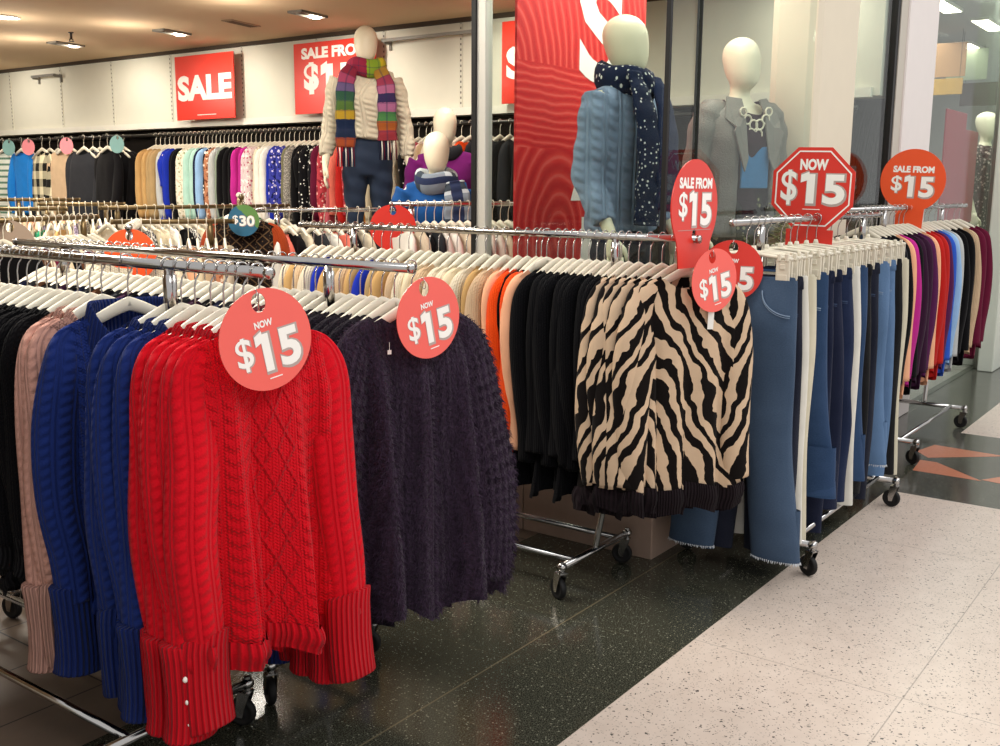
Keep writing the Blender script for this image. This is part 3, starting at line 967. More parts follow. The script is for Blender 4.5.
struct('floor_granite_beyond', slab(6.35, 16, 1.36, 1.88, -.05, 0), GR2, 'grey granite floor in front of the neighbouring shop', 'floor')
struct('floor_neighbour', slab(6.6, 16, 1.88, 6, -.05, 0), plain('neighbour_floor', '8f8a83', .3, .4, 0, .05), 'pale floor inside the neighbouring shop', 'floor')
# star inlay
sm = plain('salmon_inlay', 'c07a5e', .2, .5, 0, .12, 60)
mb = MB()
for poly in ([(5.99, 1.455), (6.205, 1.41), (6.174, 1.02), (5.873, 1.363)], [(5.55, 1.36), (5.80, 1.385), (5.80, 1.30), (5.55, 1.02)], [(5.574, 1.03), (5.694, .964), (5.66, .70), (5.56, .94)]):
    # keep to the cross band and clear of the strip by the shop front
    b = len(mb.v); mb.v += [(x, y, .0006) for x, y in poly]; mb.uv += [(0, 0)] * 4; mb.f.append((b + 3, b + 2, b + 1, b))
struct('floor_inlay', mb.mesh('floor_inlay', smooth=False), sm, 'salmon star points inlaid in the grey granite floor', 'floor inlay')

# shop room
WALL = plain('shop_wall', 'd9d6c6', .75, .2, 0, .02)
CEIL = plain('shop_ceiling', 'cdb392', .85, .1, 0, .02, 2.0)
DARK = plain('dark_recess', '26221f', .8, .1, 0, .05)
struct('wall_side', slab(6.2, 6.42, 1.86, 13, 1.985, 2.70), WALL, 'cream wall above the garment rail at the side of the shop', 'wall')
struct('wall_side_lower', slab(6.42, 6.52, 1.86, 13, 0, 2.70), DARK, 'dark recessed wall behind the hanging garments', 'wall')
struct('wall_back', slab(-4, 6.52, 13, 13.1, 0, 2.7), WALL, 'cream rear wall of the shop', 'wall')
struct('wall_far_side', slab(-4.1, -4, 1.86, 13.1, 0, 2.7), WALL, 'cream wall on the other side of the shop', 'wall')
struct('ceiling', slab(-4.1, 6.52, 2.72, 13.1, 2.665, 2.75), CEIL, 'plain warm beige plastered ceiling of the shop', 'ceiling')
struct('trim_1', slab(6.165, 6.2, 1.9, 13, 1.975, 2.03), plain('ledge', 'e2dfd2', .6, .3, 0, .02), 'pale ledge along the bottom of the cream wall', 'trim')
struct('trim_2', slab(6.17, 6.2, 1.9, 13, 2.635, 2.665), plain('shadow_gap', '4c4238', .8, .1, 0, .03), 'dark strip where the cream wall meets the ceiling', 'trim')
slotm = Mat('slotted_strip', .6, .3); U, V = slotm.uv(); slotm.color(slotm.mix((V * (1 / .019)).ping(1.0).lt(.42) * (U.abs().lt(.006)), 'cfccbd', '57534a')); MC['slotted_strip'] = slotm.m
for i, y in enumerate((11.1, 10.13, 9.24, 8.32, 7.32, 6.4, 5.66, 4.9, 3.95, 3.0)):
    mb = MB(); mb.box((0, 0, 0), (.006, .030, .60)); mb.uv = [(q[1], q[2]) for q in mb.v]
    struct('trim_%d' % (3 + i), mb.mesh('slotted_strip', smooth=False), slotm.m, 'slotted shelf upright let into the cream wall, strip %s from the window' % ['tenth', 'ninth', 'eighth', 'seventh', 'sixth', 'fifth', 'fourth', 'third', 'second', 'first'][i], 'trim', (6.197, y, 2.33))
for nm, y0, y1, lb in (('wall_bracket_bar', 10.10, 10.52, 'grey display bar on two arms, high on the cream wall beside the ceiling corner'), ('wall_bracket_bar', 4.62, 5.60, 'grey display bar on two arms behind the window post')):
    t = empty(nm, (6.19, (y0 + y1) / 2, 2.55), 0, lb, 'display bar'); h = (y1 - y0) / 2
    mb = MB(); mb.box((-.075, 0, 0), (.025, 2 * h, .022)); inst('bar', mb.mesh('bar', smooth=False), plain('grey_bar', '85827b', .4, .4, .3), t)
    for s in (-1, 1):
        mb = MB(); mb.box((-.035, s * h * .97, -.008), (.08, .014, .030)); mb.box((0, s * h * .97, -.03), (.02, .016, .075)); inst('arm', mb.mesh('arm', smooth=False), MC['grey_bar'], t)

# recessed lights, vent, sprinkler
def recessed(loc, rz, label):
    t = empty('ceiling_spotlight', loc, rz, label, 'ceiling light')
    mb = MB()
    for s in (-1, 1): mb.box((0, s * .058, -.008), (.30, .012, .018)); mb.box((s * .144, 0, -.008), (.012, .128, .018))
    inst('frame', mb.mesh('frame', smooth=False), MC['grey_bar'], t)
    mb = MB(); mb.box((-.05, 0, -.002), (.18, .10, .004)); inst('housing', mb.mesh('housing', smooth=False), plain('brown_housing', '4d3a28', .6, .2), t)
    mb = MB(); mb.lathe([(0, .0), (.045, 0), (.047, -.014), (.040, -.022), (0, -.022)], 20, (.085, 0, 0)); inst('lamp', mb.mesh('lamp'), LAMP, t)
LAMP = Mat('lamp_glow', .5).color('ffffff').emit('fff0d8', 14).m
recessed((5.355, 8.633, 2.665), .15, 'recessed brown ceiling spotlight deepest in the shop')
recessed((5.426, 7.241, 2.665), .15, 'recessed ceiling spotlight in line with the plain SALE board')
recessed((5.42, 5.677, 2.665), .15, 'recessed ceiling spotlight between the wall boards and window post')
t = empty('round_downlight', (4.275, 7.66, 2.665), 0, 'round glowing downlight in the beige ceiling', 'ceiling light')
mb = MB(); mb.lathe([(.095, .0), (.105, -.001), (.105, -.010), (.090, -.010), (.088, -.003)], 28); inst('rim', mb.mesh('rim'), MC['clear_grey'], t)
mb = MB(); mb.lathe([(0, -.004), (.089, -.004)], 28); inst('lamp', mb.mesh('lamp'), LAMP, t)
t = empty('round_downlight', (4.62, 9.25, 2.665), 0, 'round downlight nearest the cream wall corner, glowing on the ceiling', 'ceiling light')
inst('rim', once('rim2', lambda: (lambda b: (b.lathe([(.095, .0), (.105, -.001), (.105, -.010), (.090, -.010), (.088, -.003)], 28), b.mesh('rim'))[1])(MB())), MC['clear_grey'], t)
mb = MB(); mb.lathe([(0, -.004), (.089, -.004)], 28); inst('lamp', mb.mesh('lamp'), LAMP, t)
t = empty('ceiling_vent', (5.45, 6.43, 2.665), .2, 'slim metal air vent in the beige ceiling', 'vent')
mb = MB(); mb.box((0, 0, -.004), (.34, .10, .008)); inst('frame', mb.mesh('frame', smooth=False), plain('vent_tan', 'a08a70', .6, .2), t)
mb = MB()
for k in range(4): mb.box((0, -.03 + .02 * k, -.009), (.30, .008, .004))
inst('grille', mb.mesh('grille', smooth=False), plain('vent_dark', '6b5946', .6, .2), t)
t = empty('sprinkler_head', (5.0, 7.98, 2.665), 0, 'small dark sprinkler head on the ceiling', 'sprinkler')
mb = MB(); mb.lathe([(.022, 0), (.022, -.006), (.010, -.008), (.009, -.05), (.016, -.052), (.016, -.056), (0, -.056)], 14); inst('body', mb.mesh('body'), MC['steel_dark'], t)
mb = MB(); mb.lathe([(0, -.07), (.024, -.072), (.024, -.074), (0, -.076)], 14); mb.tube([(.012, 0, -.05), (.016, 0, -.073)], .003, 5); mb.tube([(-.012, 0, -.05), (-.016, 0, -.073)], .003, 5); inst('deflector', mb.mesh('deflector'), MC['steel_dark'], t)

# SALE boards on the side wall
def wall_board(y0, y1, z0, z1, x, label, lines):
    t = empty('sale_board', (x, (y0 + y1) / 2, (z0 + z1) / 2), -PI / 2, label, 'sale board'); w = y1 - y0; h = z1 - z0
    inst('board', boxmesh((0, 0, 0), (w, .012, h), .002), MC['board_red'], t)
    for a in lines:
        lettr(t, a[0], a[1], a[2], a[3], a[4], y=-.0075, w=a[5])
    inst('fine_print', boxmesh((0, 0, 0), (.26, .001, .006)), MC['white_ink'], t, (.02, -.0066, -h / 2 + .04))
    for s in (-1, 1):
        mb = MB(); mb.tube([(s * w * .3, .006, h * .3), (s * w * .3, .12, h * .3)], .004, 6); inst('standoff', mb.mesh('standoff'), MC['steel_dark'], t)
plain('board_red', 'dd3322', .3, .45, 0, .02)
wall_board(7.29, 8.09, 2.03, 2.585, 6.08, 'square red board reading only SALE on the cream wall', [('SALE', .205, 0, .005, .05, .74)])
wall_board(5.64, 6.54, 2.03, 2.585, 6.08, 'red board reading SALE FROM over a dollar price behind the scarf mannequin', [('SALE FROM', .082, 0, .198, .05, .72), ('$', .25, -.25, .0, .05, .17), ('15', .27, .06, -.03, .05, .40)])
wall_board(3.62, 4.44, 2.03, 2.585, 6.08, 'red board half hidden behind the tall window banner', [('SALE', .205, 0, .005, .05, .74)])

# shop front -------------------------------------------------------------
GL = glass_mat(); GL2 = glass_mat('pane_neighbour', 'eef4f1', .5)
FR = plain('silver_frame', 'c9c6bd', .45, .5, .3, .03); BK = plain('black_seal', '151414', .5, .3)
t = struct('window_1', slab(3.516, 3.526, 1.84, 2.66, .385, 3.6), GL, 'side glass pane of the display window, turned to the shop entrance', 'window')
t = struct('window_2', slab(3.54, 5.0, 1.818, 1.828, .385, 3.6), GL, 'front glass pane of the display window', 'window')
inst('seal', slab(3.768, 3.774, 1.812, 1.834, .385, 3.6), BK, t)
struct('window_3', slab(5.62, 6.26, 1.818, 1.828, .385, 3.6), GL, 'narrow glass pane between the beige column and the white column', 'window')
struct('trim_20', slab(3.514, 3.530, 1.814, 1.832, .38, 3.6), BK, 'black glazing seal at the corner of the display window', 'trim')
p = struct('trim_21', slab(3.50, 3.55, 2.640, 2.704, 0, 3.6, .004), FR, 'silver post at the shop entrance end of the display window', 'trim')
inst('seal', slab(3.490, 3.502, 2.684, 2.706, 0, 3.6), BK, p)
struct('column_1', slab(5.0, 5.62, 1.80, 2.05, .38, 3.6, .05), plain('beige_column', 'd8cdb8', .6, .3, 0, .02), 'beige rounded column in the display window', 'column')
struct('trim_22', slab(6.24, 6.29, 1.80, 1.84, 0, 3.6), BK, 'black seal beside the white column', 'trim')
struct('trim_23', slab(6.29, 6.42, 1.795, 1.85, 0, 3.6), plain('grey_pilaster', 'b9b2a6', .5, .3, 0, .02), 'grey jamb of the white column', 'trim')
struct('column_2', slab(6.42, 7.05, 1.78, 2.3, 0, 3.6, .01), plain('white_column', 'dcd4d0', .5, .3, 0, .02), 'white column between the two shop fronts', 'column')
# plinth under the display
PL = plinth_mat()
t = empty('display_plinth', (3.52, 1.823, 0), 0, 'brown tiled plinth under the display window', 'plinth')
for k in range(4):
    x0 = k * .70; inst('front_panel', slab(x0 + .002, min(2.72, x0 + .698), 0, .02, 0, .38, .002), PL, t)
for k, (a, b) in enumerate(((.0, .618), (.622, .85))): inst('side_panel', slab(0, .02, a + .002, b, 0, .38, .002), PL, t)
inst('top', slab(.02, 2.72, .02, .85, .30, .38), plain('plinth_top', 'b9b0a2', .6, .3), t)
inst('body', slab(.022, 2.70, .022, .84, .0, .298), BK, t)

# neighbouring shop
NW = plain('neighbour_wall', 'b5b2ac', .8, .2, 0, .03)
struct('window_4', slab(7.05, 10.4, 1.822, 1.83, 0, 3.9), GL2, 'glass front of the neighbouring shop', 'window')
struct('trim_24', slab(9.20, 9.22, 1.81, 1.84, 0, 3.9), MC['grey_bar'], 'slim glazing joint in the neighbouring shop front', 'trim')
struct('column_3', slab(9.05, 11.6, 1.66, 1.78, 0, 3.9, .01), plain('pale_green_column', 'cfd4c8', .5, .3, 0, .02), 'pale column at the edge of the neighbouring shop front', 'column')
struct('wall_neighbour', slab(6.6, 20, 5.9, 6.0, 0, 3.9), NW, 'grey rear wall of the neighbouring shop', 'wall')
struct('wall_neighbour_side', slab(6.55, 6.6, 2.3, 6, 0, 3.9), NW, 'side wall of the neighbouring shop', 'wall')
struct('wall_neighbour_end', slab(19.9, 20, 1.9, 6, 0, 3.9), NW, 'end wall of the neighbouring shop', 'wall')
struct('ceiling_neighbour', slab(6.55, 20, 1.86, 6, 3.15, 3.25), plain('grey_ceiling', 'a9a8a8', .8, .2, 0, .03), 'grey ceiling of the neighbouring shop', 'ceiling')
for x, y, lb in ((10.45, 2.62, 'flat ceiling light just past the white column top'), (11.9, 2.52, 'flat ceiling light highest toward the photo edge'), (13.6, 3.05, 'flat ceiling light over the dark shop sign'), (15.6, 2.9, 'flat ceiling light low at the photo edge')):
    t = empty('panel_light', (x, y, 3.15), 0, lb + ' in the neighbouring shop', 'ceiling light')
    inst('frame', slab(-.42, .42, -.09, .09, -.03, 0, .004), MC['clear_grey'], t); inst('lamp', slab(-.40, .40, -.075, .075, -.034, -.028), LAMP, t)
# ------------------------------------------------------------------ stock on the racks
ORD = 'first second third fourth fifth sixth seventh eighth ninth tenth eleventh twelfth thirteenth fourteenth fifteenth sixteenth seventeenth eighteenth nineteenth twentieth'.split()
def ordn(i):
    if i < 20: return ORD[i]
    tens = ('twenty', 'thirty', 'forty', 'fifty', 'sixty')[(i + 1) // 10 - 2]; u = (i + 1) % 10
    return (tens[:-1] + 'ieth') if u == 0 else tens + '-' + ORD[u - 1]

mt = {}
# knit sweaters of the front rack
P_CABLE = [tp(sh=.176, hem=.205, hv=.010, L=.685, D=.052, A=.036, kf=2.5 + .4 * i, seed=1.3 + i * 2.1, nd=.075, nw=.098, sl=.625 + .015 * (i % 2), r0=.062, r1=.049, out=.006 + .005 * i, fwd=.030 + .006 * i, cuff=.18, cr=.057, hb=.085, col=.042) for i in range(3)]
P_CREW = [tp(sh=.175, hem=.21, L=.66, D=.042, seed=4 + i * 1.7, sl=.54, r0=.066, out=-.005, fwd=.03, cuff=.06, cr=.05, hb=.06, col=.022) for i in range(2)]
P_FUZZ = [tp(hv=.026, sh=.178, hem=.275, L=.82, D=.060, A=.055, kf=2.8 + .4 * i, seed=2.2 + i * 2.7, nd=.03, nw=.095, sl=.73, r0=.080, r1=.070, out=.065, fwd=.03, slope=.40) for i in range(2)]
P_ZEB = [tp(sh=.178, hem=.225, L=.74, D=.050, A=.022, kf=2.7 + .3 * i, seed=.7 + i * 1.9, nd=.04, nw=.10, sl=.66, r0=.066, r1=.050, out=.020, fwd=.02, hb=.115) for i in range(3)]
P_BLK = [tp(sh=.175, hem=.20 + .01 * i, L=.74 + .025 * i, D=.032, A=.014, kf=3.0, seed=3.1 + i * 1.3, nd=.10 if i == 0 else .05, vneck=i == 0, sl=.60 + .02 * i, r0=.066, r1=.05, out=0.0, fwd=.03) for i in range(3)]
P_LONG = [tp(sh=.178, hem=.19, L=.78 + .05 * i, D=.030, A=.014, kf=3.2, seed=7.1 + i * 1.3, nd=.06, sl=.70, r0=.056, r1=.042, out=.0, fwd=.012) for i in range(2)]
P_TOP = [tp(sh=.180, hem=.20, L=.66 + .05 * i, D=.028, A=.012, kf=3.2, seed=6.1 + i * 1.3, nd=.06, sl=.60, r0=.060, r1=.044, out=0.0, fwd=.012) for i in range(2)]
for i, p in enumerate(P_CABLE): mt['cable%d' % i] = top_meshes('cable%d' % i, p, 84, 60, 24, 44)
for i, p in enumerate(P_CREW): mt['crew%d' % i] = top_meshes('crew%d' % i, p, 44, 24)
P_HIGH = dict(P_CABLE[2]); P_HIGH.update(col=.115, nd=.10, nw=.102, seed=9.3)
mt['high2'] = top_meshes('high2', P_HIGH, 84, 60, 24, 44)
mt['fuzz0'] = top_meshes('fuzz0', P_FUZZ[0], 64, 44, 20, 34, fuzz=46000)
mt['fuzz1'] = top_meshes('fuzz1', P_FUZZ[1], 56, 36, 18, 30, fuzz=15000)
for i, p in enumerate(P_ZEB): mt['zeb%d' % i] = top_meshes('zeb%d' % i, p, 64, 40, 18, 30)
for i, p in enumerate(P_BLK): mt['blk%d' % i] = top_meshes('blk%d' % i, p, 52, 30)
for i, p in enumerate(P_LONG): mt['long%d' % i] = top_meshes('long%d' % i, p, 44, 26)
for i, p in enumerate(P_TOP): mt['top%d' % i] = top_meshes('top%d' % i, p, 44, 26)

RED = cloth('red_cable', 'd4101f', 'cable'); REDR = cloth('red_rib', 'd01020', 'rib'); REDS = cloth('red_rope', 'd01020', 'rope')
BLU = cloth('blue_cable', '1c2d6b', 'cable'); BLUR = cloth('blue_rib', '1b2c68', 'rib'); BLUS = cloth('blue_rope', '1b2c68', 'rope')
PNK = cloth('pink_cable', 'c39283', 'cable'); PNKR = cloth('pink_rib', 'c29384', 'rib'); PNKS = cloth('pink_rope', 'c39283', 'rope')
BLKK = cloth('black_knit', '0c0b0e', 'knit', sheen=.03); BLKR = cloth('black_rib', '121114', 'rib', sheen=.05)
PUR = cloth('purple_fuzz', '3c2e40', 'fuzz', sheen=.2); PUR2 = cloth('dark_fuzz', '221b26', 'fuzz', sheen=.15); BUR = cloth('burgundy_fuzz', '6f2635', 'fuzz', sheen=.2)
ZEB = cloth('zebra_print', 'cdb295', 'zebra', c2='14100f', sheen=.1); ZBR = cloth('zebra_band', '221a1e', 'rib', k=.7, sheen=.05)
BF = cloth('black_fluffy', '0b0b0e', 'knit', sheen=.05)
CH = {}
for n, c, pat, c2, c3 in (('cream', 'dccfb6', 'knit', None, None), ('beige', 'c9ac8b', 'knit', None, None), ('oat', 'd6c7a8', 'weave', None, None), ('tan', 'b8935f', 'weave', None, None), ('orange', 'ee4d14', 'knit', None, None),
    ('peach', 'e8ab86', 'weave', None, None), ('royal', '1c2f9e', 'weave', None, None), ('navy', '161b36', 'weave', None, None), ('black', '0e0d0f', 'weave', None, None), ('charcoal', '2b2c30', 'weave', None, None),
    ('white', 'e6e2d8', 'weave', None, None), ('mint', 'a9cdbf', 'weave', None, None), ('sky', '8fb2d8', 'weave', None, None), ('magenta', 'b52a86', 'weave', None, None), ('rose', 'b2545c', 'weave', None, None), ('coral', 'd9705f', 'weave', None, None),
    ('red', 'b3231f', 'weave', None, None), ('yellow', 'e0983a', 'weave', None, None), ('aubergine', '33182f', 'weave', None, None), ('plum', '52204a', 'weave', None, None), ('maroon', '5e1730', 'weave', None, None), ('blue', '2f56b8', 'weave', None, None), ('palegrey', 'b4b6b4', 'weave', None, None),
    ('sage', '7e8a7a', 'weave', None, None), ('olive', '6d6a52', 'weave', None, None), ('bright blue', '2178c8', 'weave', None, None), ('emerald', '1c7a55', 'weave', None, None), ('brown', '5a3a26', 'weave', None, None), ('pink', 'd693a6', 'weave', None, None), ('khaki', 'a58b62', 'weave', None, None),
    ('ivory print', 'e2dbc8', 'print', '7d8a63', 'cbb9a0'), ('black print', '17161a', 'print', 'd8d2c8', None), ('rust print', 'b27858', 'print', 'e3d0bd', '6e3a28'), ('pink print', 'd9c5c6', 'print', 'a9566f', 'efe6df'), ('violet print', '3a3f9c', 'print', 'd7cfe6', '161b4a'),
    ('red print', 'b8414a', 'print', 'e9c3b8', '7a1f2b'), ('black dotted', '121114', 'dots', 'e9e6df', None), ('grey tweed', '6f6a63', 'tweed', 'a7a197', None), ('purple tweed', '5d5262', 'tweed', '9a8ea0', None), ('buffalo check', 'd9cfae', 'plaid', '191816', None),
    ('green stripe', 'd5d9cf', 'stripe', '5d7d6a', None), ('navy pinstripe', '17181f', 'vstripe', '4a4c5a', None), ('black pinstripe', '100f12', 'vstripe', '3a3940', None), ('mono weave', '3c3b3d', 'tweed', 'c9c5bd', None), ('maze', '1d1614', 'maze', '5f4a34', None)):
    CH[n] = cloth('cloth_' + n.replace(' ', '_'), c, pat, c2, c3)
DEN = {n: cloth('denim_' + n, c, 'denim') for n, c in (('mid', '3d5068'), ('blue', '2a4264'), ('navy', '121a33'), ('indigo', '162341'), ('light', '587599'), ('dark', '171b2b'), ('dusk', '242f42'))}
DEN['black'] = cloth('twill_black', '111114', 'denim'); DEN['cream'] = cloth('twill_cream', 'cfc8b2', 'weave'); DEN['ivory'] = cloth('twill_ivory', 'd9d6cc', 'weave')
STIT = plain('seam_thread', '7f93ab', .8, .2, 0, .02); STN = plain('seam_thread_dark', '3a4a66', .8, .2, 0, .02)
plain('pearl_button', 'ece6dc', .3, .5, 0, .02)

def at_rack(R, s, dz=0.0, dy=0.0):
    """point on a rack's rail, s metres from its own zero"""
    return (R['o'][0] + R['d'][0] * s, R['o'][1] + R['d'][1] * s, R['z'] + dz)

def dress(R, i, s, yaw, build, desc, cat, clip=False, gap=0.0, hg=True, jz=0.0):
    L = '%s, %s from %s' % (desc, ordn(i), R['end'])
    loc = at_rack(R, s, .0015)
    rz = R['rz'] + yaw
    g = build(loc, rz, L, cat)
    if hg:
        hl = 'cream %s hanger, %s from %s' % ('clip' if clip else 'plastic', ordn(i), R['end'])
        (clip_hanger if clip else hanger)(loc, rz, hl, R['hg'])
    return g

def swing_tag(g, x, y, z, w=.022, h=.075):
    mb = MB(); mb.box((0, 0, -h / 2), (w, .0012, h)); mb.tube([(0, 0, .0), (0, .001, .02)], .0008, 4)
    inst('swing_tag', mb.mesh('swing_tag', smooth=False), MC['paper'], g, (x, y, z), (0, .03, 0))

def knit(key, m, rib, slv, name='sweater', buttons=False):
    def f(loc, rz, L, cat):
        t = make_top(mt[key], name, m, loc, rz, L, cat, mrib=rib, msl=slv)
        if buttons:
            cuffs = [c for c in t.children if c.name.startswith('cuff')]
            p = P_CABLE[int(key[-1])]
            for c, sg in zip(cuffs, (-1, 1)):
                e = Vector(sleeve_path(p, sg)[-1])
                for k in range(3):
                    b = inst('button', once('button', lambda: (lambda q: (q.lathe([(0, -.004), (.004, -.004), (.0072, -.002), (.0072, .001), (0, .002)], 14, axis='Y'), q.mesh('button'))[1])(MB())), MC['pearl_button'], c, (e.x - .030 + .003 * k, e.y - .0375, e.z - .030 - .052 * k), (0, 0, 0))
        return t
    return f

def soft(key, m, name='top', mhem=None, mrib=None):
    return lambda loc, rz, L, cat: make_top(mt[key], name, m, loc, rz, L, cat, mhem=mhem, mrib=mrib)

# --- rack A: cable sweaters -------------------------------------------------
RA = dict(o=(1.490, 0), d=(0, 1), z=1.268, rz=0, end='the mall end of the cable sweater rack', hg='hangers on the cable sweater rack')
rack('rolling_rack', 'chrome rolling rack carrying red, blue and pink cable sweaters', (1.490, 2.68, 0), PI / 2, .985, 1.268, .64, .44)
ia = 0
def A(s, yaw, b, desc, cat='sweater'):
    global ia
    dress(RA, ia, s, yaw, b, desc, cat); ia += 1
A(1.735, -.20, knit('cable0', RED, REDR, REDS, buttons=False), 'red sweater under the tag')
A(1.785, -.10, knit('cable1', RED, REDR, REDS, buttons=True), 'red cable knit sweater')
A(1.815, -.06, knit('cable2', RED, REDR, REDS), 'red cable knit sweater')
A(1.850, -.08, knit('cable1', RED, REDR, REDS, buttons=True), 'red cable knit sweater')
A(1.895, -.02, knit('cable0', RED, REDR, REDS), 'red cable knit sweater')
A(1.950, -.05, knit('cable1', BLU, BLUR, BLUS), 'royal blue cable knit sweater')
A(2.000, -.02, knit('cable2', BLU, BLUR, BLUS), 'royal blue cable knit sweater')
A(2.045, -.08, knit('cable0', BLU, BLUR, BLUS), 'royal blue cable knit sweater')
A(2.205, -.22, knit('high2', BLU, BLUR, BLUS), 'high-necked royal blue sweater')
A(2.315, .0, knit('cable0', PNK, PNKR, PNKS), 'dusty pink cable sweater')
A(2.365, .05, knit('cable1', PNK, PNKR, PNKS), 'dusty pink cable sweater')
for k in range(9): A(2.42 + .047 * k, .06 * sin(k * 1.7), knit('crew%d' % (k % 2), BLKK, BLKR, BLKK), 'black knit sweater')
for k in range(8): A(2.86 + .085 * k, .08 * sin(k * 2.1), soft('top%d' % (k % 2), CH[('cream', 'rose', 'charcoal', 'oat', 'black', 'beige', 'navy', 'tan')[k]]), ('cream', 'dusky rose', 'charcoal', 'oatmeal', 'black', 'beige', 'navy', 'tan')[k] + ' knit top', 'top')

# --- rack B: fluffy sweaters ------------------------------------------------
RB = dict(o=(2.065, 0), d=(0, 1), z=1.243, rz=0, end='the mall end of the fluffy sweater rack', hg='hangers on the fluffy sweater rack')
rack('rolling_rack', 'chrome rolling rack carrying purple and burgundy fluffy sweaters', (2.03, 2.72, 0), PI / 2, .955, 1.243, .65, .42)
ib = 0
def B(s, yaw, b, desc, cat='sweater'):
    global ib
    g = dress(RB, ib, s, yaw, b, desc, cat); ib += 1
    if ib in (1, 2, 4): swing_tag(g, -.105, -.062, -.205, .011, .011)
B(1.80, -.30, soft('fuzz0', PUR, 'fluffy_sweater'), 'purple sweater under the tag')
B(1.86, -.16, soft('fuzz1', PUR2, 'fluffy_sweater'), 'purple-black fluffy sweater')
for k in range(6): B(1.905 + .04 * k, -.12 + .05 * sin(k * 2.3), soft('fuzz1', PUR2, 'fluffy_sweater'), 'purple-black fluffy sweater')
for k in range(5): B(2.16 + .045 * k, -.05 + .06 * sin(k * 1.9), soft('fuzz1', BUR, 'fluffy_sweater'), 'burgundy fluffy sweater')
for k in range(24):
    c = ('charcoal', 'navy', 'black', 'aubergine', 'charcoal', 'black', 'brown')[k % 7]
    B(2.40 + .05 * k, .07 * sin(k * 1.3), soft('top%d' % (k % 2), CH[c]), c + ' knit top', 'top')

# --- rack C: zebra, black, orange, beige -----------------------------------
RC = dict(o=(3.20, 0), d=(0, 1), z=1.285, rz=0, end='the mall end of the zebra top rack', hg='hangers on the zebra top rack')
rack('rolling_rack', 'chrome rolling rack carrying zebra, black and beige tops by the plinth', (3.195, 2.47, 0), PI / 2, .955, 1.285, .635, .47, casterrot=(.3, -.4, -.45, .35))
ic = 0
def Cc(s, yaw, b, desc, cat='top'):
    global ic
    g = dress(RC, ic, s, yaw, b, desc, cat); ic += 1
    if ic == 1: swing_tag(g, .055, -.062, -.225)
    if ic in (9, 12): swing_tag(g, -.10, -.055, -.20, .010, .012)
for k, (s, y) in enumerate(((1.550, -.62), (1.605, -.40), (1.655, -.34), (1.70, -.26), (1.745, -.20), (1.785, -.14))):
    Cc(s, y, soft('zeb%d' % (k % 3), ZEB, 'zebra_top', mhem=ZBR), 'zebra striped top')
for k in range(9):
    Cc(1.815 + .033 * k, -.12 + .05 * sin(k * 2.1), soft('blk%d' % ((k * 2 + 1) % 3 if k != 6 else 0), BF, 'cardigan'), 'black soft knit top')
Cc(2.128, -.45, soft('blk0', BF, 'cardigan'), 'black V-neck knit top')
for k, (s, c, d) in enumerate(((2.152, 'peach', 'peach top'), (2.175, 'orange', 'bright orange top'), (2.215, 'orange', 'bright orange top'), (2.258, 'peach', 'peach top'))): Cc(s, .0, soft('top%d' % (k % 2), CH[c]), d)
for k in range(10):
    c = ('beige', 'tan', 'cream', 'oat', 'cream', 'cream', 'beige', 'oat', 'cream', 'beige')[k]
    Cc(2.315 + .047 * k, .05 * sin(k * 1.7), soft('top%d' % (k % 2), CH[c]), c.replace('oat', 'oatmeal') + ' knit top')
for k in range(12):
    c = ('tan', 'khaki', 'royal', 'tan', 'beige', 'khaki', 'tan', 'royal', 'cream', 'beige', 'tan', 'cream')[k]
    Cc(2.80 + .050 * k, .05 * sin(k * 1.3), soft('top%d' % (k % 2), CH[c]), c.replace('royal', 'royal blue') + ' knit top')

# --- rack J: jeans ----------------------------------------------------------
RJ = dict(o=(0, 1.5), d=(1, 0), z=1.335, rz=-PI / 2, end='the entrance end of the jeans rack', hg='clip hangers on the jeans rack')
rack('rolling_rack', 'chrome rolling rack carrying jeans on clip hangers', (4.28, 1.5, 0), 0, .86, 1.335, .60, .50, casterrot=(1.2, 1.7, 1.5, 1.3))
ij = 0
def J(s, yaw, key, m, desc, pocket=False, fray=False, mst=None, **k):
    global ij
    d = pants_meshes(key, **k)
    dress(RJ, ij, s, yaw, lambda loc, rz, L, cat: make_pants(d, 'jeans' if 'jean' in desc else 'trousers', m, loc, rz, L, cat, pocket=pocket, fray=fray, mst=mst), desc, 'jeans' if 'jean' in desc else 'trousers', clip=True); ij += 1
J(3.55, .02, 'crop', DEN['mid'], 'cropped mid-blue jeans, hems frayed', True, True, STIT, L=1.03, hemw=.093, knee=.088, seed=1, flare=.060)
J(3.62, .06, 'slim', DEN['dark'], 'dark navy jeans', True, False, STN, L=1.04, hemw=.09, knee=.10, seed=2)
J(3.68, -.03, 'wide', DEN['ivory'], 'ivory trousers', L=1.00, hemw=.115, knee=.11, seed=3)
J(3.74, .03, 'wide2', DEN['cream'], 'cream trousers', L=1.02, hemw=.10, knee=.10, seed=3.6)
J(3.88, -.03, 'flare', DEN['blue'], 'wide blue jeans', True, False, STIT, L=.86, hemw=.118, knee=.105, seed=4, flare=.045)
J(3.98, -.07, 'slim', DEN['navy'], 'navy jeans', True, False, STN, L=1.04, hemw=.09, knee=.10, seed=2)
J(4.05, .02, 'str3', DEN['navy'], 'navy jeans', True, False, STN, L=.95, hemw=.095, knee=.10, seed=5.5, flare=.035)
J(4.16, .08, 'bent', DEN['indigo'], 'creased indigo jeans', True, False, STN, L=.95, hemw=.10, knee=.12, seed=6, bend=-.05, flare=.02)
J(4.27, .02, 'wide', DEN['ivory'], 'ivory trousers', L=1.00, hemw=.115, knee=.11, seed=3)
J(4.35, .0, 'str2', DEN['blue'], 'straight blue jeans', True, False, STIT, L=.90, hemw=.105, knee=.10, seed=7, flare=.03)
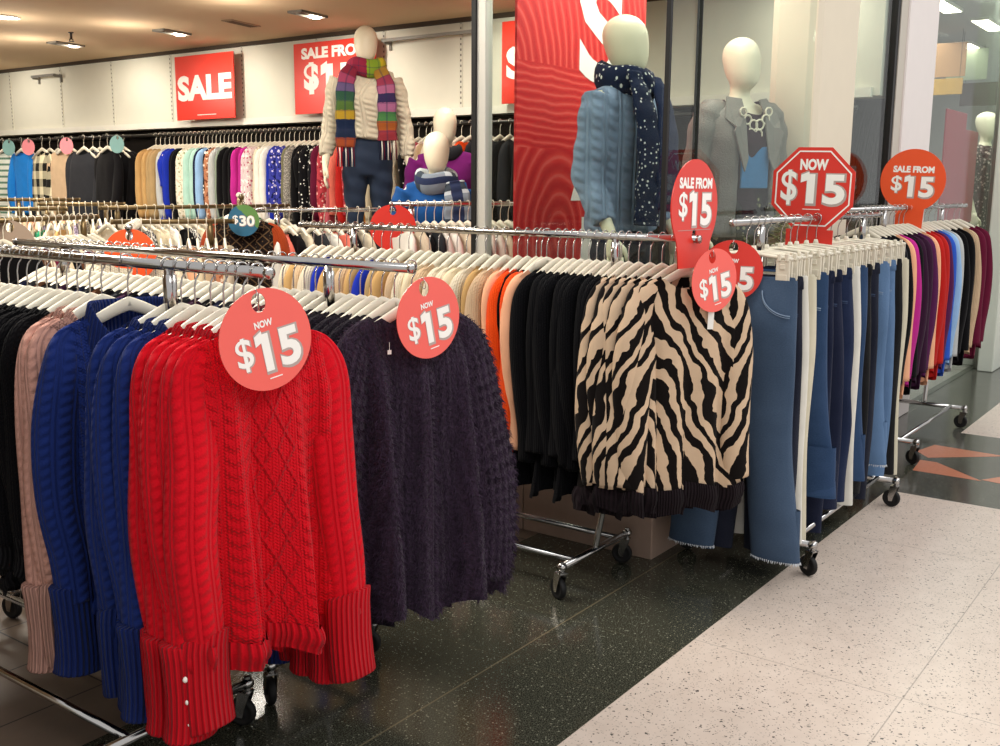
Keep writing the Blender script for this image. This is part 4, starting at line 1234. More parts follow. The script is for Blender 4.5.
J(4.45, -.08, 'str', DEN['black'], 'black jeans', True, False, STN, L=.98, hemw=.10, knee=.105, seed=5)
J(4.54, .02, 'slim', DEN['dark'], 'dark navy jeans', True, False, STN, L=1.04, hemw=.09, knee=.10, seed=2)
J(4.66, .0, 'str2', DEN['light'], 'faded light blue jeans', True, True, STIT, L=.90, hemw=.105, knee=.10, seed=7, flare=.03)
J(4.78, .02, 'str', DEN['light'], 'faded light blue jeans', True, False, STIT, L=.98, hemw=.10, knee=.105, seed=5)
J(4.88, -.02, 'wide', DEN['black'], 'black wide trousers', L=1.00, hemw=.115, knee=.11, seed=3)
J(4.97, -.02, 'wide2', DEN['cream'], 'cream trousers', L=1.02, hemw=.10, knee=.10, seed=3.6)

# --- rack T: long sleeved tops ---------------------------------------------
RT = dict(o=(0, 1.62), d=(1, 0), z=1.355, rz=-PI / 2, end='the jeans end of the long sleeve top rack', hg='hangers on the long sleeve top rack')
rack('rolling_rack', 'rolling rack carrying long sleeved tops in front of the white column', (6.22, 1.62, 0), 0, 1.22, 1.355, .60, .48, casterrot=(1.2, 1.7, 1.5, 1.3))
it = 0
for s, c, d in ((5.25, 'navy pinstripe', 'dark pinstriped long sleeve top'), (5.34, 'black pinstripe', 'dark pinstriped long sleeve top'), (5.42, 'black', 'black long sleeve top'), (5.50, 'peach', 'peach long sleeve top'), (5.56, 'magenta', 'hot pink long sleeve top'), (5.63, 'black', 'black long sleeve top'),
                (5.72, 'aubergine', 'dark aubergine long sleeve top'), (5.81, 'aubergine', 'dark aubergine long sleeve top'), (5.90, 'plum', 'plum long sleeve top'), (5.99, 'peach', 'peach long sleeve top'), (6.08, 'red', 'red long sleeve top'), (6.17, 'red', 'red long sleeve top'),
                (6.26, 'plum', 'plum long sleeve top'), (6.34, 'blue', 'bright blue long sleeve top'), (6.43, 'sky', 'pale blue long sleeve top'), (6.52, 'palegrey', 'pale grey long sleeve top'), (6.66, 'black', 'black long sleeve top'), (6.80, 'black', 'black long sleeve top'), (6.95, 'beige', 'beige ruffled long sleeve top'), (7.14, 'maroon', 'maroon long sleeve top'), (7.28, 'maroon', 'maroon long sleeve top')):
    dress(RT, it, s, .05 * sin(it * 1.9), soft('long%d' % (it % 2), CH[c]), d, 'top'); it += 1

# --- the long rail along the side wall -------------------------------------
t = empty('wall_rail', (5.95, 6.6, 1.90), PI / 2, 'dark garment rail running under the ledge of the cream wall', 'garment rail')
mb = MB(); mb.tube([(-4.7, 0, 0), (4.4, 0, 0)], .0125, 12); inst('hanging_rail', mb.mesh('hanging_rail'), MC['steel_dark'], t)
for k in range(11):
    mb = MB(); mb.tube([(-4.4 + .86 * k, 0, -.005), (-4.4 + .86 * k, -.03, .02), (-4.4 + .86 * k, -.46, .02)], .009, 8); inst('bracket', mb.mesh('bracket'), MC['steel_dark'], t)
RW = dict(o=(5.95, 0), d=(0, 1), z=1.90, rz=0, end='the window end of the wall rail', hg='hangers on the wall rail')
LP = {'a': tp(sh=.175, hem=.19, L=.60, D=.034, seed=1.1, sl=.52, r0=.06, r1=.045, out=-.005, fwd=.02), 'b': tp(sh=.170, hem=.185, L=.54, D=.032, seed=2.7, sl=.50, r0=.058, r1=.046, out=0, fwd=.02), 'c': tp(sh=.175, hem=.21, L=.71, D=.038, seed=4.4, sl=.56, r0=.06, r1=.045, out=0, fwd=.025),
      'd': tp(sh=.165, hem=.24, L=.90, D=.042, seed=5.9, sl=.30, r0=.06, r1=.055, out=.01, fwd=.02), 'j': tp(sh=.185, hem=.20, L=.62, D=.06, A=.012, seed=3.3, sl=.56, r0=.075, r1=.058, out=.0, fwd=.03)}
for k, p in LP.items(): lo_top('top_' + k, p, 28, 14)
wall = []   # (Y, cloth, shape, description)
def W(y, c, s, d): wall.append((y, c, s, d))
for k in range(7): W(4.02 + .085 * k, 'black' if k % 2 else 'charcoal', 'c', ('black' if k % 2 else 'charcoal') + ' long top')
W(4.62, 'orange', 'b', 'orange top')
for k, c in enumerate(('cream', 'oat', 'white', 'cream', 'beige')): W(4.70 + .07 * k, c, 'a', c.replace('oat', 'oatmeal') + ' blouse')
for y, c, s, d in ((5.06, 'pink print', 'a', 'pink printed blouse'), (5.13, 'rose', 'a', 'rose blouse'), (5.20, 'black dotted', 'd', 'black dotted dress'), (5.29, 'cream', 'a', 'cream blouse'), (5.38, 'white', 'c', 'white shirt'), (5.46, 'black print', 'a', 'black printed blouse'), (5.55, 'oat', 'a', 'oatmeal blouse'),
    (5.66, 'yellow', 'c', 'golden yellow blouse'), (5.72, 'yellow', 'c', 'golden yellow blouse'), (5.79, 'red print', 'b', 'red printed blouse'), (5.85, 'red', 'c', 'red blouse'), (5.91, 'coral', 'b', 'coral blouse'), (5.97, 'rose', 'd', 'dusky rose dress'), (6.04, 'red print', 'c', 'rose printed blouse'), (6.11, 'maroon', 'a', 'maroon blouse'), (6.17, 'black print', 'b', 'black and white printed blouse'),
    (6.24, 'black dotted', 'c', 'black spotted blouse'), (6.31, 'black', 'd', 'black dress'), (6.38, 'black', 'c', 'black blouse'), (6.45, 'grey tweed', 'a', 'grey tweed top'), (6.52, 'olive', 'a', 'olive blouse'), (6.59, 'violet print', 'a', 'violet printed blouse'), (6.66, 'violet print', 'a', 'violet printed blouse'), (6.73, 'royal', 'c', 'royal blue blouse'),
    (6.80, 'white', 'c', 'white shirt'), (6.87, 'white', 'c', 'white shirt'), (6.94, 'cream', 'a', 'cream shirt'), (7.01, 'pink print', 'c', 'pale pink printed blouse'), (7.08, 'pink print', 'c', 'pale pink printed blouse'), (7.15, 'magenta', 'a', 'magenta blouse'), (7.22, 'magenta', 'a', 'magenta blouse'),
    (7.29, 'black', 'c', 'black blouse'), (7.36, 'black', 'c', 'black blouse'), (7.43, 'black', 'c', 'black blouse'), (7.50, 'sage', 'c', 'sage green shirt'), (7.57, 'palegrey', 'c', 'pale grey shirt'), (7.64, 'rust print', 'c', 'rust printed blouse'), (7.70, 'black print', 'a', 'black and white printed blouse'),
    (7.77, 'sky', 'c', 'pale blue shirt'), (7.83, 'navy', 'c', 'navy shirt'), (7.90, 'mint', 'c', 'mint green shirt'), (7.97, 'mint', 'c', 'mint green shirt'), (8.04, 'ivory print', 'c', 'ivory printed blouse'), (8.11, 'ivory print', 'c', 'ivory printed blouse'),
    (8.18, 'black', 'c', 'black blouse'), (8.25, 'black', 'c', 'black blouse'), (8.32, 'royal', 'c', 'royal blue blouse'), (8.39, 'royal', 'd', 'royal blue dress'), (8.47, 'palegrey', 'c', 'pale grey shirt'), (8.55, 'khaki', 'c', 'khaki shirt'), (8.63, 'khaki', 'c', 'khaki shirt'), (8.71, 'tan', 'c', 'tan shirt'), (8.79, 'tan', 'c', 'tan shirt')): W(y - .10 if y < 6.2 else 6.1 + (y - 6.2) * .83, c, s, d)
for k, (y, c, s, d) in enumerate(wall):
    L = '%s, %s from %s' % (d, ordn(k), RW['end']); rz = .10 * sin(k * 2.3)
    inst('dress' if s == 'd' else 'blouse', GM['top_' + s], CH[c], None, (5.95, y, 1.9015), (0, 0, rz), L, 'dress' if s == 'd' else 'blouse')
    far_hanger((5.95, y, 1.9015), rz, 'pale hanger, %s from %s' % (ordn(k), RW['end']), RW['hg'])
# face-out arms at the far end of the wall rail
FO = [(8.60, 'black', 'j', 'black jacket', 3), (8.98, 'charcoal', 'j', 'charcoal jacket', 3), (9.33, 'beige', 'j', 'tan jacket', 2), (9.70, 'buffalo check', 'j', 'black and cream buffalo check jacket', 3), (10.08, 'bright blue', 'a', 'bright blue sweater', 2), (10.43, 'green stripe', 'c', 'green striped sweater', 2), (10.78, 'green stripe', 'c', 'green and white sweater', 2)]
for y, c, s, d, n in FO:
    t = empty('face_out_arm', (5.95, y, 1.90), -PI / 2, 'short dark display arm holding the %ss on the wall' % d, 'display arm')
    mb = MB(); mb.tube([(0, .46, 0), (0, -.30, -.012)], .009, 8); inst('arm', mb.mesh('arm'), MC['steel_dark'], t)
    mb = MB(); mb.lathe([(0, -.006), (.013, -.005), (.013, .004), (.009, .006)], 10, (0, -.30, -.012), 'Y'); inst('end_cap', mb.mesh('end_cap'), MC['steel_dark'], t)
    for q in range(n):
        loc = (5.95 - .26 + .085 * q, y + .015 * sin(q * 3 + y), 1.892)
        inst('jacket' if s == 'j' else 'sweater', GM['top_' + s], CH[c], None, loc, (0, 0, -PI / 2 + .16 * sin(q * 2 + y * 5)), '%s, %s from the aisle on its wall arm' % (d, ORD[q]), 'jacket' if s == 'j' else 'sweater')
        far_hanger(loc, -PI / 2, 'pale hanger of the %s, %s on its wall arm' % (d, ORD[q]), 'hangers on the wall display arms')

# --- racks in the middle of the shop ---------------------------------------
def inner(label, x0, y0, x1, y1, z, n, cols, gname, mbar, shape='abc', seed=1, hangers=True):
    R = random.Random(seed); d = Vector((x1 - x0, y1 - y0, 0)); L = d.length; ang = math.atan2(d.y, d.x); d.normalize()
    rack('rolling_rack', label, ((x0 + x1) / 2, (y0 + y1) / 2, 0), ang, L / 2, z, L / 2 - .12, .46, mbar=mbar)
    for k in range(n):
        s = .05 + (L - .10) * k / (n - 1); c = cols[k % len(cols)]; loc = (x0 + d.x * s, y0 + d.y * s, z + .0015); rz = ang - PI / 2 + R.uniform(-.1, .1)
        if abs(rz) > PI / 2: rz += 0
        inst('top', GM['top_' + shape[k % len(shape)]], CH[c], None, loc, (0, 0, rz), '%s top, %s along %s' % (c, ordn(k), gname), 'top')
        if hangers: far_hanger(loc, rz, 'cream hanger, %s along %s' % (ordn(k), gname), 'hangers on ' + gname)
WARM_BAR = MC['warm_lit_bar']
inner('warm-lit rack behind the fluffy sweaters, its hangers close together', 2.50, 4.70, 3.20, 4.97, 1.285, 14, ('black', 'brown', 'cream', 'maroon', 'oat'), 'the warm-lit rack behind the fluffy sweaters', WARM_BAR, seed=2)
inner('long warm-lit rack below the SALE board', 3.62, 5.60, 5.10, 5.58, 1.315, 22, ('cream', 'white', 'black', 'mono weave', 'oat'), 'the long warm-lit rack below the SALE board', WARM_BAR, seed=3)
inner('short warm-lit rack under the check jackets', 4.02, 7.45, 4.50, 7.20, 1.34, 10, ('cream', 'oat', 'beige', 'peach'), 'the short warm-lit rack under the check jackets', WARM_BAR, seed=4)
inner('warm-lit rack of purple tweed under the black jackets', 3.70, 6.40, 4.15, 6.12, 1.325, 12, ('purple tweed', 'cream', 'grey tweed', 'oat'), 'the tweed rack under the black jackets', WARM_BAR, seed=5)
inner('warm-lit rack leading away behind the dollar badge', 3.72, 4.44, 4.34, 5.20, 1.39, 12, ('emerald', 'mono weave', 'black dotted', 'sage', 'cream'), 'the rack behind the dollar badge', WARM_BAR, seed=6)
inner('warm-lit rack behind the orange tag', 3.05, 4.62, 3.55, 4.30, 1.27, 12, ('rust print', 'cream', 'peach', 'oat', 'beige'), 'the warm-lit rack behind the orange tag', WARM_BAR, seed=7)
inner('chrome rack of white hangers behind the window post', 3.93, 3.56, 5.10, 3.10, 1.365, 24, ('white', 'cream', 'black', 'charcoal', 'white'), 'the chrome rack behind the window post', MC['chrome'], seed=8)
inner('chrome rack at the picture edge behind the black sweaters', 1.95, 4.55, 2.30, 4.80, 1.25, 7, ('black', 'oat', 'black', 'rose'), 'the chrome rack behind the black sweaters', MC['chrome'], seed=9)
inner('chrome rack of pale hangers in front of the scarf mannequin', 3.80, 4.42, 4.75, 4.08, 1.32, 14, ('white', 'coral', 'black', 'cream', 'charcoal'), 'the chrome rack by the scarf mannequin', MC['chrome'], seed=10)
inner('warm-lit rack at the foot of the striped sweaters', 3.15, 6.55, 3.72, 6.10, 1.30, 12, ('oat', 'emerald', 'cream', 'tan'), 'the rack at the foot of the striped sweaters', WARM_BAR, seed=11)
inner('short chrome rack whose end carries the orange tag', 2.585, 3.80, 3.02, 4.36, 1.275, 9, ('cream', 'black', 'oat', 'brown'), 'the short chrome rack with the orange tag', MC['chrome'], seed=12)
# patterned jacket shown face-on below the round dollar badge
jm = CH['maze']
P_JK = tp(sh=.185, hem=.21, L=.62, D=.06, A=.014, seed=8.2, sl=.56, r0=.075, r1=.058, out=.0, fwd=.03, nd=.05, col=.03)
t = make_top(top_meshes('jack', P_JK, 40, 24), 'jacket', jm, (3.70, 4.40, 1.3915), -.93, 'dark jacket with rust sleeves and maze pattern below the dollar badge', 'jacket', msl=cloth('rust_sleeve', 'a2411f', 'knit'))
hanger((3.70, 4.40, 1.3915), -.93, 'cream hanger of the dark maze pattern jacket', None)
# ------------------------------------------------------------------ mannequins
def cable_obj(name, c, k=1.0):
    return cloth(name, c, 'rope', k=k, useobj=True)
BEND = ((0, -.15), (0, -.15))
def face_line(parent, body): pass

# denim-blue jumper mannequin in the window corner
BD = ((.0, -.30), (.0, -.30))
t = empty('mannequin', (3.91, 2.22, .38), -.06, 'mannequin in pale blue cable jumper and navy scarf at the window corner', 'mannequin')
inst('mannequin_body', mannequin_body(*BD), MC['mannequin'], t)
inst('jumper', man_top(.885, 1.20, bend=BD, arms=.92, armr=1.5, name='jumper', hemx=1.0), cable_obj('washed_blue_knit', '8a9bb6', 1.7), t)
inst('trousers', man_jeans(), DEN['dark'], t)
NS = cloth('navy_scarf', '18223c', 'dots', 'dcdad2', k=.75); NS2 = cloth('navy_scarf_plain', '1b2644', 'weave')
s = inst('scarf', neck_wrap(.105, .10, 1.51, .062, .034, .22).mesh('scarf'), NS, t)
inst('scarf_end', strip([(-.085, -.10, 1.53), (-.095, -.155, 1.40), (-.085, -.185, 1.22), (-.08, -.18, 1.05), (-.085, -.175, .92)], [.05, .075, .095, .10, .09], .016).mesh('scarf_end'), NS, s)
inst('scarf_end', strip([(.06, -.11, 1.52), (.05, -.17, 1.38), (.03, -.20, 1.2), (.03, -.195, 1.05), (.025, -.185, .98)], [.045, .065, .08, .085, .08], .014, seed=4).mesh('scarf_end'), NS2, s)

# grey jacket mannequin
BJ = ((.03, -.25), (.03, -.25))
t = empty('mannequin', (4.71, 2.055, .37), -.50, 'mannequin in open grey jacket, ring necklace and blue printed top', 'mannequin')
inst('mannequin_body', mannequin_body(*BJ), MC['mannequin'], t)
inst('trousers', man_jeans(), DEN['black'], t)
inst('top', man_top(.90, 1.10, arms=.01, neck=1.43, name='top'), plain('burgundy_jersey', '2c1420', .8, .2), t)
pm = boxmesh((0, 0, 0), (.155, .012, .19), .004, 'printed_panel'); inst('printed_panel', pm, plain('blue_panel', '3d7fb4', .7, .2, 0, .1, 30), t, (0, -.128, 1.18))
sk = MB(); rows = [(.72, .185, .125, 0), (.80, .182, .128, 0), (.88, .178, .122, 0), (.96, .158, .112, 0), (1.06, .140, .108, -.005)]; lofted(sk, rows, 30)
inst('skirt', sk.mesh('skirt'), cloth('dark_floral', '2b2a22', 'print', '8d8a62', '151416', useobj=True), t)
JM = plain('grey_leather', '7d7871', .45, .35, 0, .10, 20, .004)
mb = MB(); rings = []; uvs = []
for j in range(19):
    z = .86 + (1.462 - .86) * j / 18
    q = [r for r in TORSO if r[0] <= z][-1]; n2 = [r for r in TORSO if r[0] >= z][0]; f = 0 if n2[0] == q[0] else (z - q[0]) / (n2[0] - q[0])
    rx, ry, yo = [q[a] + (n2[a] - q[a]) * f for a in (1, 2, 3)]
    if 1.0 < z < 1.25: rx = rx * .4 + .160 * .6; ry = ry * .4 + .11 * .6
    gap = .46 + .22 * (z - .86) ; r = []
    for k in range(33):
        a = -PI / 2 + gap + (2 * PI - 2 * gap) * k / 32
        r.append(((rx * 1.22 + .012) * cos(a) * (1 + .015 * sin(z * 60 + a * 3)), yo + (ry * 1.26 + .014) * sin(a), z))
    rings.append(r); uvs.append([(k * .03, z) for k in range(33)])
mb.grid(rings, uvs)
inst('jacket', baked(mb.mesh('jacket'), [('SOLIDIFY', dict(thickness=.012, offset=0))], 'jacket'), JM, t)
for sg in (-1, 1):
    mb = MB(); P, R = spline(arm_pts(sg, BJ[0]), [(.075, .075), (.076, .076), (.066, .066), (.060, .060), (.056, .056), (.050, .050)], 24)
    P = P[:23]; R = [(a * (1 + .06 * sin(i * 1.4)), b * (1 + .06 * sin(i * 1.4))) for i, (a, b) in enumerate(R[:23])]
    mb.tube([(sg * .11, .004, 1.43)] + P, [(.07, .065)] + R, 16, cap=True); inst('jacket_sleeve', mb.mesh('jacket_sleeve'), JM, t)
    mb = MB()
    vs = [(sg * .05, -.075, 1.49), (sg * .115, -.045, 1.50), (sg * .155, -.095, 1.40), (sg * .125, -.140, 1.36), (sg * .14, -.150, 1.34), (sg * .085, -.165, 1.16), (sg * .06, -.155, 1.22), (sg * .055, -.115, 1.42)]
    c = tuple(sum(v[a] for v in vs) / 8 for a in range(3)); mb.add(vs + [(c[0], c[1] - .012, c[2])], [((i + 1) % 8, i, 8) if sg > 0 else (i, (i + 1) % 8, 8) for i in range(8)])
    inst('lapel', baked(mb.mesh('lapel', smooth=False), [('SOLIDIFY', dict(thickness=.008, offset=0))], 'lapel'), JM, t)
mb = MB()
for k, (x, z, r) in enumerate(((-.07, 1.43, .018), (-.045, 1.395, .02), (-.012, 1.372, .022), (.025, 1.375, .022), (.058, 1.40, .02), (.075, 1.435, .018), (-.025, 1.335, .020), (.018, 1.332, .02), (0, 1.30, .016))):
    y = -.118 - .10 * max(0, 1.44 - z) * .4
    mb.tube([(x + r * cos(a), y, z + r * sin(a)) for a in [2 * PI * i / 18 for i in range(19)]], .0045, 6, cap=False)
inst('ring_necklace', mb.mesh('ring_necklace'), plain('ivory_ring', 'e8dfc8', .35, .4), t)
mb = MB(); R = random.Random(9)
for k in range(70):
    x = .10 + R.gauss(0, .035); z0 = R.uniform(.80, 1.12); a = R.uniform(-1.0, .9); l = R.uniform(.08, .2)
    mb.tube([(x, -.18, z0), (x + l * .5 * cos(a), -.19 - R.random() * .03, z0 + l * .5 * sin(a)), (x + l * cos(a), -.185, z0 + l * sin(a) - .02)], [.003, .0022, .0008], 4, cap=False)
inst('dried_grass_trim', mb.mesh('dried_grass_trim'), plain('dried_grass', '9b9368', .8, .2, 0, .1), t)

# white cable jumper mannequin on a tall plinth
t = empty('display_plinth', (5.22, 4.93, 0), .3, 'tall white box plinth under the scarf mannequin', 'plinth')
inst('box', boxmesh((0, 0, .345), (.50, .50, .69), .006), MC['clear_grey'], t); inst('top', boxmesh((0, 0, .705), (.54, .54, .03), .004), MC['paper'], t)
t = empty('mannequin', (5.22, 4.93, .72), -.84, 'mannequin in cream cable jumper, dark jeans and rainbow check scarf', 'mannequin')
inst('mannequin_body', mannequin_body((.06, -.05), (.06, -.05)), MC['mannequin'], t)
inst('jeans', man_jeans(1.08), DEN['dusk'], t)
inst('jumper', man_top(1.04, 1.16, bend=((.06, -.05), (.06, -.05)), arms=.95, armr=1.4, name='jumper', wav=.008), cable_obj('cream_cable', 'd9cfb8', 1.5), t)
SC1 = cloth('rainbow_scarf', 'a83a55', 'bands', c2=['82293b', '9a4260', '5f5075', '30523f', '4f6b35', 'a98b2c', '1b2742', '222d45', '96482a'], c3=.53); SC1B = cloth('rainbow_scarf_pink', 'a83a55', 'bands', c2=['9a7330', '90394f', '9c5a7b', '33284c', '955b7e', '467544', '9b5529', '8f343c'], c3=.47); SC2 = cloth('rainbow_scarf_wrap', 'a02c40', 'bands', c2=['7f9a30', 'c9b32a', 'b3a52a', '8e2a3c', 'a2304a', '8c2840', '7f9a30', 'c2b22c'], c3=-.70)
s = inst('scarf', neck_wrap(.098, .095, 1.512, .060, .034, .15).mesh('scarf'), SC2, t)
for sg, zs, sd in ((-1, (1.50, 1.42, 1.28, 1.12, .985), 3), (1, (1.49, 1.40, 1.28, 1.15, 1.03), 6)):
    e = inst('scarf_end', strip([(sg * .085, -.10, zs[0]), (sg * .125, -.115, zs[1]), (sg * .135, -.155, zs[2]), (sg * .135, -.155, zs[3]), (sg * .138, -.15, zs[4])], [.045, .058, .062, .065, .065], .013, seed=sd).mesh('scarf_end'), SC1 if sg < 0 else SC1B, s)
    for k in range(9):
        mb = MB(); x = sg * .138 - .052 + .013 * k; mb.tube([(x, -.15, zs[4] + .01), (x + .003, -.152, zs[4] - .05), (x - .002 + .004 * (k % 3), -.15, zs[4] - .125)], .0042, 5)
        inst('tassel', mb.mesh('tassel'), CH[('navy', 'white', 'maroon')[k % 3]], e)

# two mannequins low down behind the window post
t = empty('display_plinth', (5.42, 4.42, 0), .2, 'low white box under the purple jacket mannequin', 'plinth')
inst('box', boxmesh((0, 0, .085), (.48, .48, .17), .006), MC['clear_grey'], t); inst('top', boxmesh((0, 0, .18), (.5, .5, .02), .004), MC['paper'], t)
t = empty('mannequin', (5.42, 4.42, .19), -.84, 'mannequin in purple fleece jacket behind the blue-topped one', 'mannequin')
inst('mannequin_body', once('mb_std', lambda: mannequin_body()), MC['mannequin'], t)
inst('jacket', man_top(.86, 1.22, armr=1.38, arms=.95, name='jacket'), cloth('purple_fleece', '6a1c62', 'weave', useobj=True), t)
inst('collar', neck_wrap(.09, .088, 1.49, .045, .024, .1).mesh('collar'), CH['charcoal'], t); inst('trousers', man_jeans(), DEN['black'], t)
t = empty('mannequin', (4.86, 4.03, 0), -.84, 'mannequin in blue top with grey check scarf, lowest of the mannequins', 'mannequin')
inst('mannequin_body', GM['mb_std'], MC['mannequin'], t)
inst('top', man_top(.86, 1.2, armr=1.45, arms=.9, name='top'), cloth('teal_blue_jersey', '1f4f8c', 'weave', useobj=True), t); inst('trousers', man_jeans(), DEN['dark'], t)
GS = cloth('grey_check_scarf', '7d8894', 'scarf', c2='b9c2c8', c3='39424c')
s = inst('scarf', neck_wrap(.102, .10, 1.485, .066, .036, .2, 5).mesh('scarf'), GS, t)
inst('scarf_end', strip([(.10, -.11, 1.48), (.12, -.16, 1.36), (.12, -.18, 1.2), (.115, -.17, 1.05)], [.06, .08, .09, .09], .018, seed=2).mesh('scarf_end'), GS, s)

# tall banner in the window
t = empty('sale_banner', (0, 2.60, 0), 0, 'tall red window banner with white stacked SALE letters', 'banner')
inst('board', slab(3.655, 4.76, -.006, .006, .75, 2.95, .001), banner_mat(), t)
for ch, z, w in (('S', 2.19, .40), ('A', 1.648, .50), ('L', 1.10, .36)):
    lettr(t, ch, .47, 4.34 if ch != 'L' else 4.37, z, .03, y=-.0075, w=w)
for x in (3.75, 4.66):
    mb = MB(); mb.tube([(x, 0, 2.95), (x, 0, 3.55)], .002, 5); inst('wire', mb.mesh('wire'), MC['chrome'], t)

struct('ceiling_display', slab(3.45, 6.45, 1.80, 2.74, 3.55, 3.62), MC['clear_grey'], 'pale ceiling over the display window', 'ceiling')
# ------------------------------------------------------------------ tags and signs on the racks
hang_tag((1.425, 1.66, 1.213), (0, -.20, -.20), 'glare_red_card', 'round glare-paled red NOW $15 tag hanging on the bright red sweater', s=1.0)
hang_tag((2.022, 1.72, 1.195), (0, -.20, -.16), 'glare_red_card', 'round glare-paled red NOW $15 tag hanging on the purple fluffy sweater', s=.98)
hang_tag((3.19, 1.465, 1.228), (0, -.20, -.32), 'glare_red_card', 'round glare-paled red NOW $15 tag clipped below the tall sale paddle', s=.98)
hang_tag((3.475, 1.515, 1.245), (0, .03, -PI / 2 + .45), 'red_card', 'round red NOW $15 tag at the end of the jeans rack', s=1.0)
paddle((3.19, 1.535, 1.402), -.03, 'foot', 'red_card', 'tall red SALE FROM $15 paddle at the end of the zebra rack', s=.98)
paddle((4.28, 1.53, 1.455), -PI / 2 + .10, 'octagon', 'red_card', 'red octagonal NOW $15 sign above the jeans rack', s=.92, tilt=.02)
paddle((6.08, 1.61, 1.505), -PI / 2 + .10, 'round', 'orange_card', 'round red SALE FROM $15 sign above the long sleeve top rack', s=1.0, tilt=.03)
hang_tag((2.592, 3.806, 1.243), (0, 0, -.85), 'orange_card', 'round orange tag with pale hole behind the two front rails', text=False, s=1.0)
hang_tag((3.94, 3.552, 1.333), (0, 0, -.85), 'red_card', 'round red tag with pale hole below the scarf mannequin', text=False, s=1.08)
hang_tag((2.58, 4.715, 1.253), (0, .1, -.9), 'taupe_card', 'round taupe tag seen from behind, by the warm-lit rack', text=False, s=1.15)
t = empty('price_badge', (3.63, 4.32, 1.272), -.93, 'round blue and green $30 badge on the maze pattern jacket', 'price tag')
bm_ = Mat('badge_print', .35, .4); X, Y, Z = bm_.obj(); bm_.color(bm_.mix((X * 9 + Z * 9 + .1 + bm_.noise(14, 2) * .6).clamp().gt(.72), '2c6482', '5f8a4a'))
inst('board', outline([circ(.082)], .003, 'board'), bm_.m, t); price(t, .052, 0, .0, .115, price='30')
for y, c, lb in ((9.82, 'pink_card', 'round pink tag on the buffalo check jackets'), (9.16, 'pink_card', 'pink tag beside the tan jackets on the wall'), (8.36, 'teal_card', 'round teal tag beside the tan shirts on the wall'), (10.18, 'teal_card', 'pale teal tag on the blue sweater arm'), (10.55, 'teal_card', 'pale teal tag on the green striped sweater arm')):
    hang_tag((5.63, y, 1.865), (0, .2, -PI / 2 + .3), c, lb, text=False, s=.72, ring=True)

# ------------------------------------------------------------------ neighbouring shop window
t = empty('mannequin', (10.17, 2.09, .365), -.3, 'mannequin in speckled maroon dress in the neighbouring window', 'mannequin')
inst('mannequin_body', GM['mb_std'], MC['mannequin'], t)
inst('dress', man_top(.55, 1.25, armr=1.5, arms=.6, name='dress'), cloth('speckled_dress', '3a1420', 'print', 'b9a8a0', '1a1014', useobj=True), t)
struct('trim_25', slab(9.3, 11.2, 1.86, 3.0, 0, .365, .01), MC['clear_grey'], 'pale display step in the neighbouring window', 'display step')
def poster(x, y, z, w, h, m, label, txts, rz=-PI / 2 + .35):
    t = empty('poster', (x, y, z), rz, label, 'poster'); inst('board', boxmesh((0, 0, 0), (w, .012, h), .002), m, t)
    for a in txts: lettr(t, *a)
    if z > 2.4:
        for s in (-1, 1):
            q = MB(); q.tube([(s * w * .4, 0, h / 2), (s * w * .4, 0, 3.15 - z)], .003, 5); inst('wire', q.mesh('wire'), MC['steel_dark'], t)
plain('dull_red', 'b8283a', .5, .3, 0, .05); plain('dark_brown', '4b3d38', .6, .3, 0, .04); plain('gold_board', 'a5803c', .6, .3, 0, .05); plain('tan_board', '9a7452', .6, .3, 0, .05); plain('mint_board', '9fae9a', .6, .3, 0, .04)
poster(8.42, 1.95, 1.56, .62, .95, MC['dull_red'], 'tall red window poster beside the white column', [('SALE', .11, .06, .10, .02)], 0)
poster(9.02, 1.97, 1.56, .46, .72, MC['dull_red'], 'narrow red window poster next to the speckled maroon dress', [('SALE', .10, 0, .20, .02)], 0)
poster(14.3, 3.05, 2.64, .48, .28, MC['dark_brown'], 'dark brown shop board above the maroon dress mannequin', [], -PI / 2)
poster(12.2, 2.97, 2.56, .36, .17, MC['gold_board'], 'small gold board above the tall red poster', [], -PI / 2)
poster(12.4, 3.0, 2.86, .36, .36, MC['tan_board'], 'tan board over the small gold board', [], -PI / 2)
poster(13.6, 3.08, 2.93, .46, .36, MC['mint_board'], 'pale green board above the dark brown board', [], -PI / 2)

# ------------------------------------------------------------------ light
def area(name, loc, sx, sy, power, col, rot=(0, 0, 0), spread=None):
    l = bpy.data.lights.new(name, 'AREA'); l.shape = 'RECTANGLE'; l.size = sx; l.size_y = sy; l.energy = power; l.color = col
    if spread: l.spread = spread
    o = bpy.data.objects.new(name, l); COL.objects.link(o); o.location = loc; o.rotation_euler = rot; return o
WARM = (1.0, .93, .82); NEUT = (1.0, .985, .97)
area('mall_ceiling_light', (1.5, -1.6, 4.6), 5.0, 1.6, 122, NEUT)
area('mall_ceiling_light', (6.5, -1.2, 4.6), 5.0, 1.6, 115, NEUT)
area('shop_ceiling_light', (2.2, 3.6, 2.64), 1.2, .5, 50, WARM)
area('shop_ceiling_light', (1.7, 3.0, 2.64), .6, .5, 34, WARM)
area('shop_ceiling_light', (4.3, 4.1, 2.64), .8, .4, 24, WARM)
area('shop_ceiling_light', (3.6, 6.2, 2.64), 1.0, .5, 70, WARM)
area('shop_ceiling_light', (1.6, 7.0, 2.64), 1.0, .5, 70, WARM)
area('shop_ceiling_light', (2.6, 9.2, 2.64), 1.0, .5, 80, WARM)
area('window_light', (4.3, 2.2, 2.64), 1.3, .35, 17, (1, .93, .82))
area('window_light', (5.9, 2.2, 2.64), .4, .35, 5, (1, .93, .82))
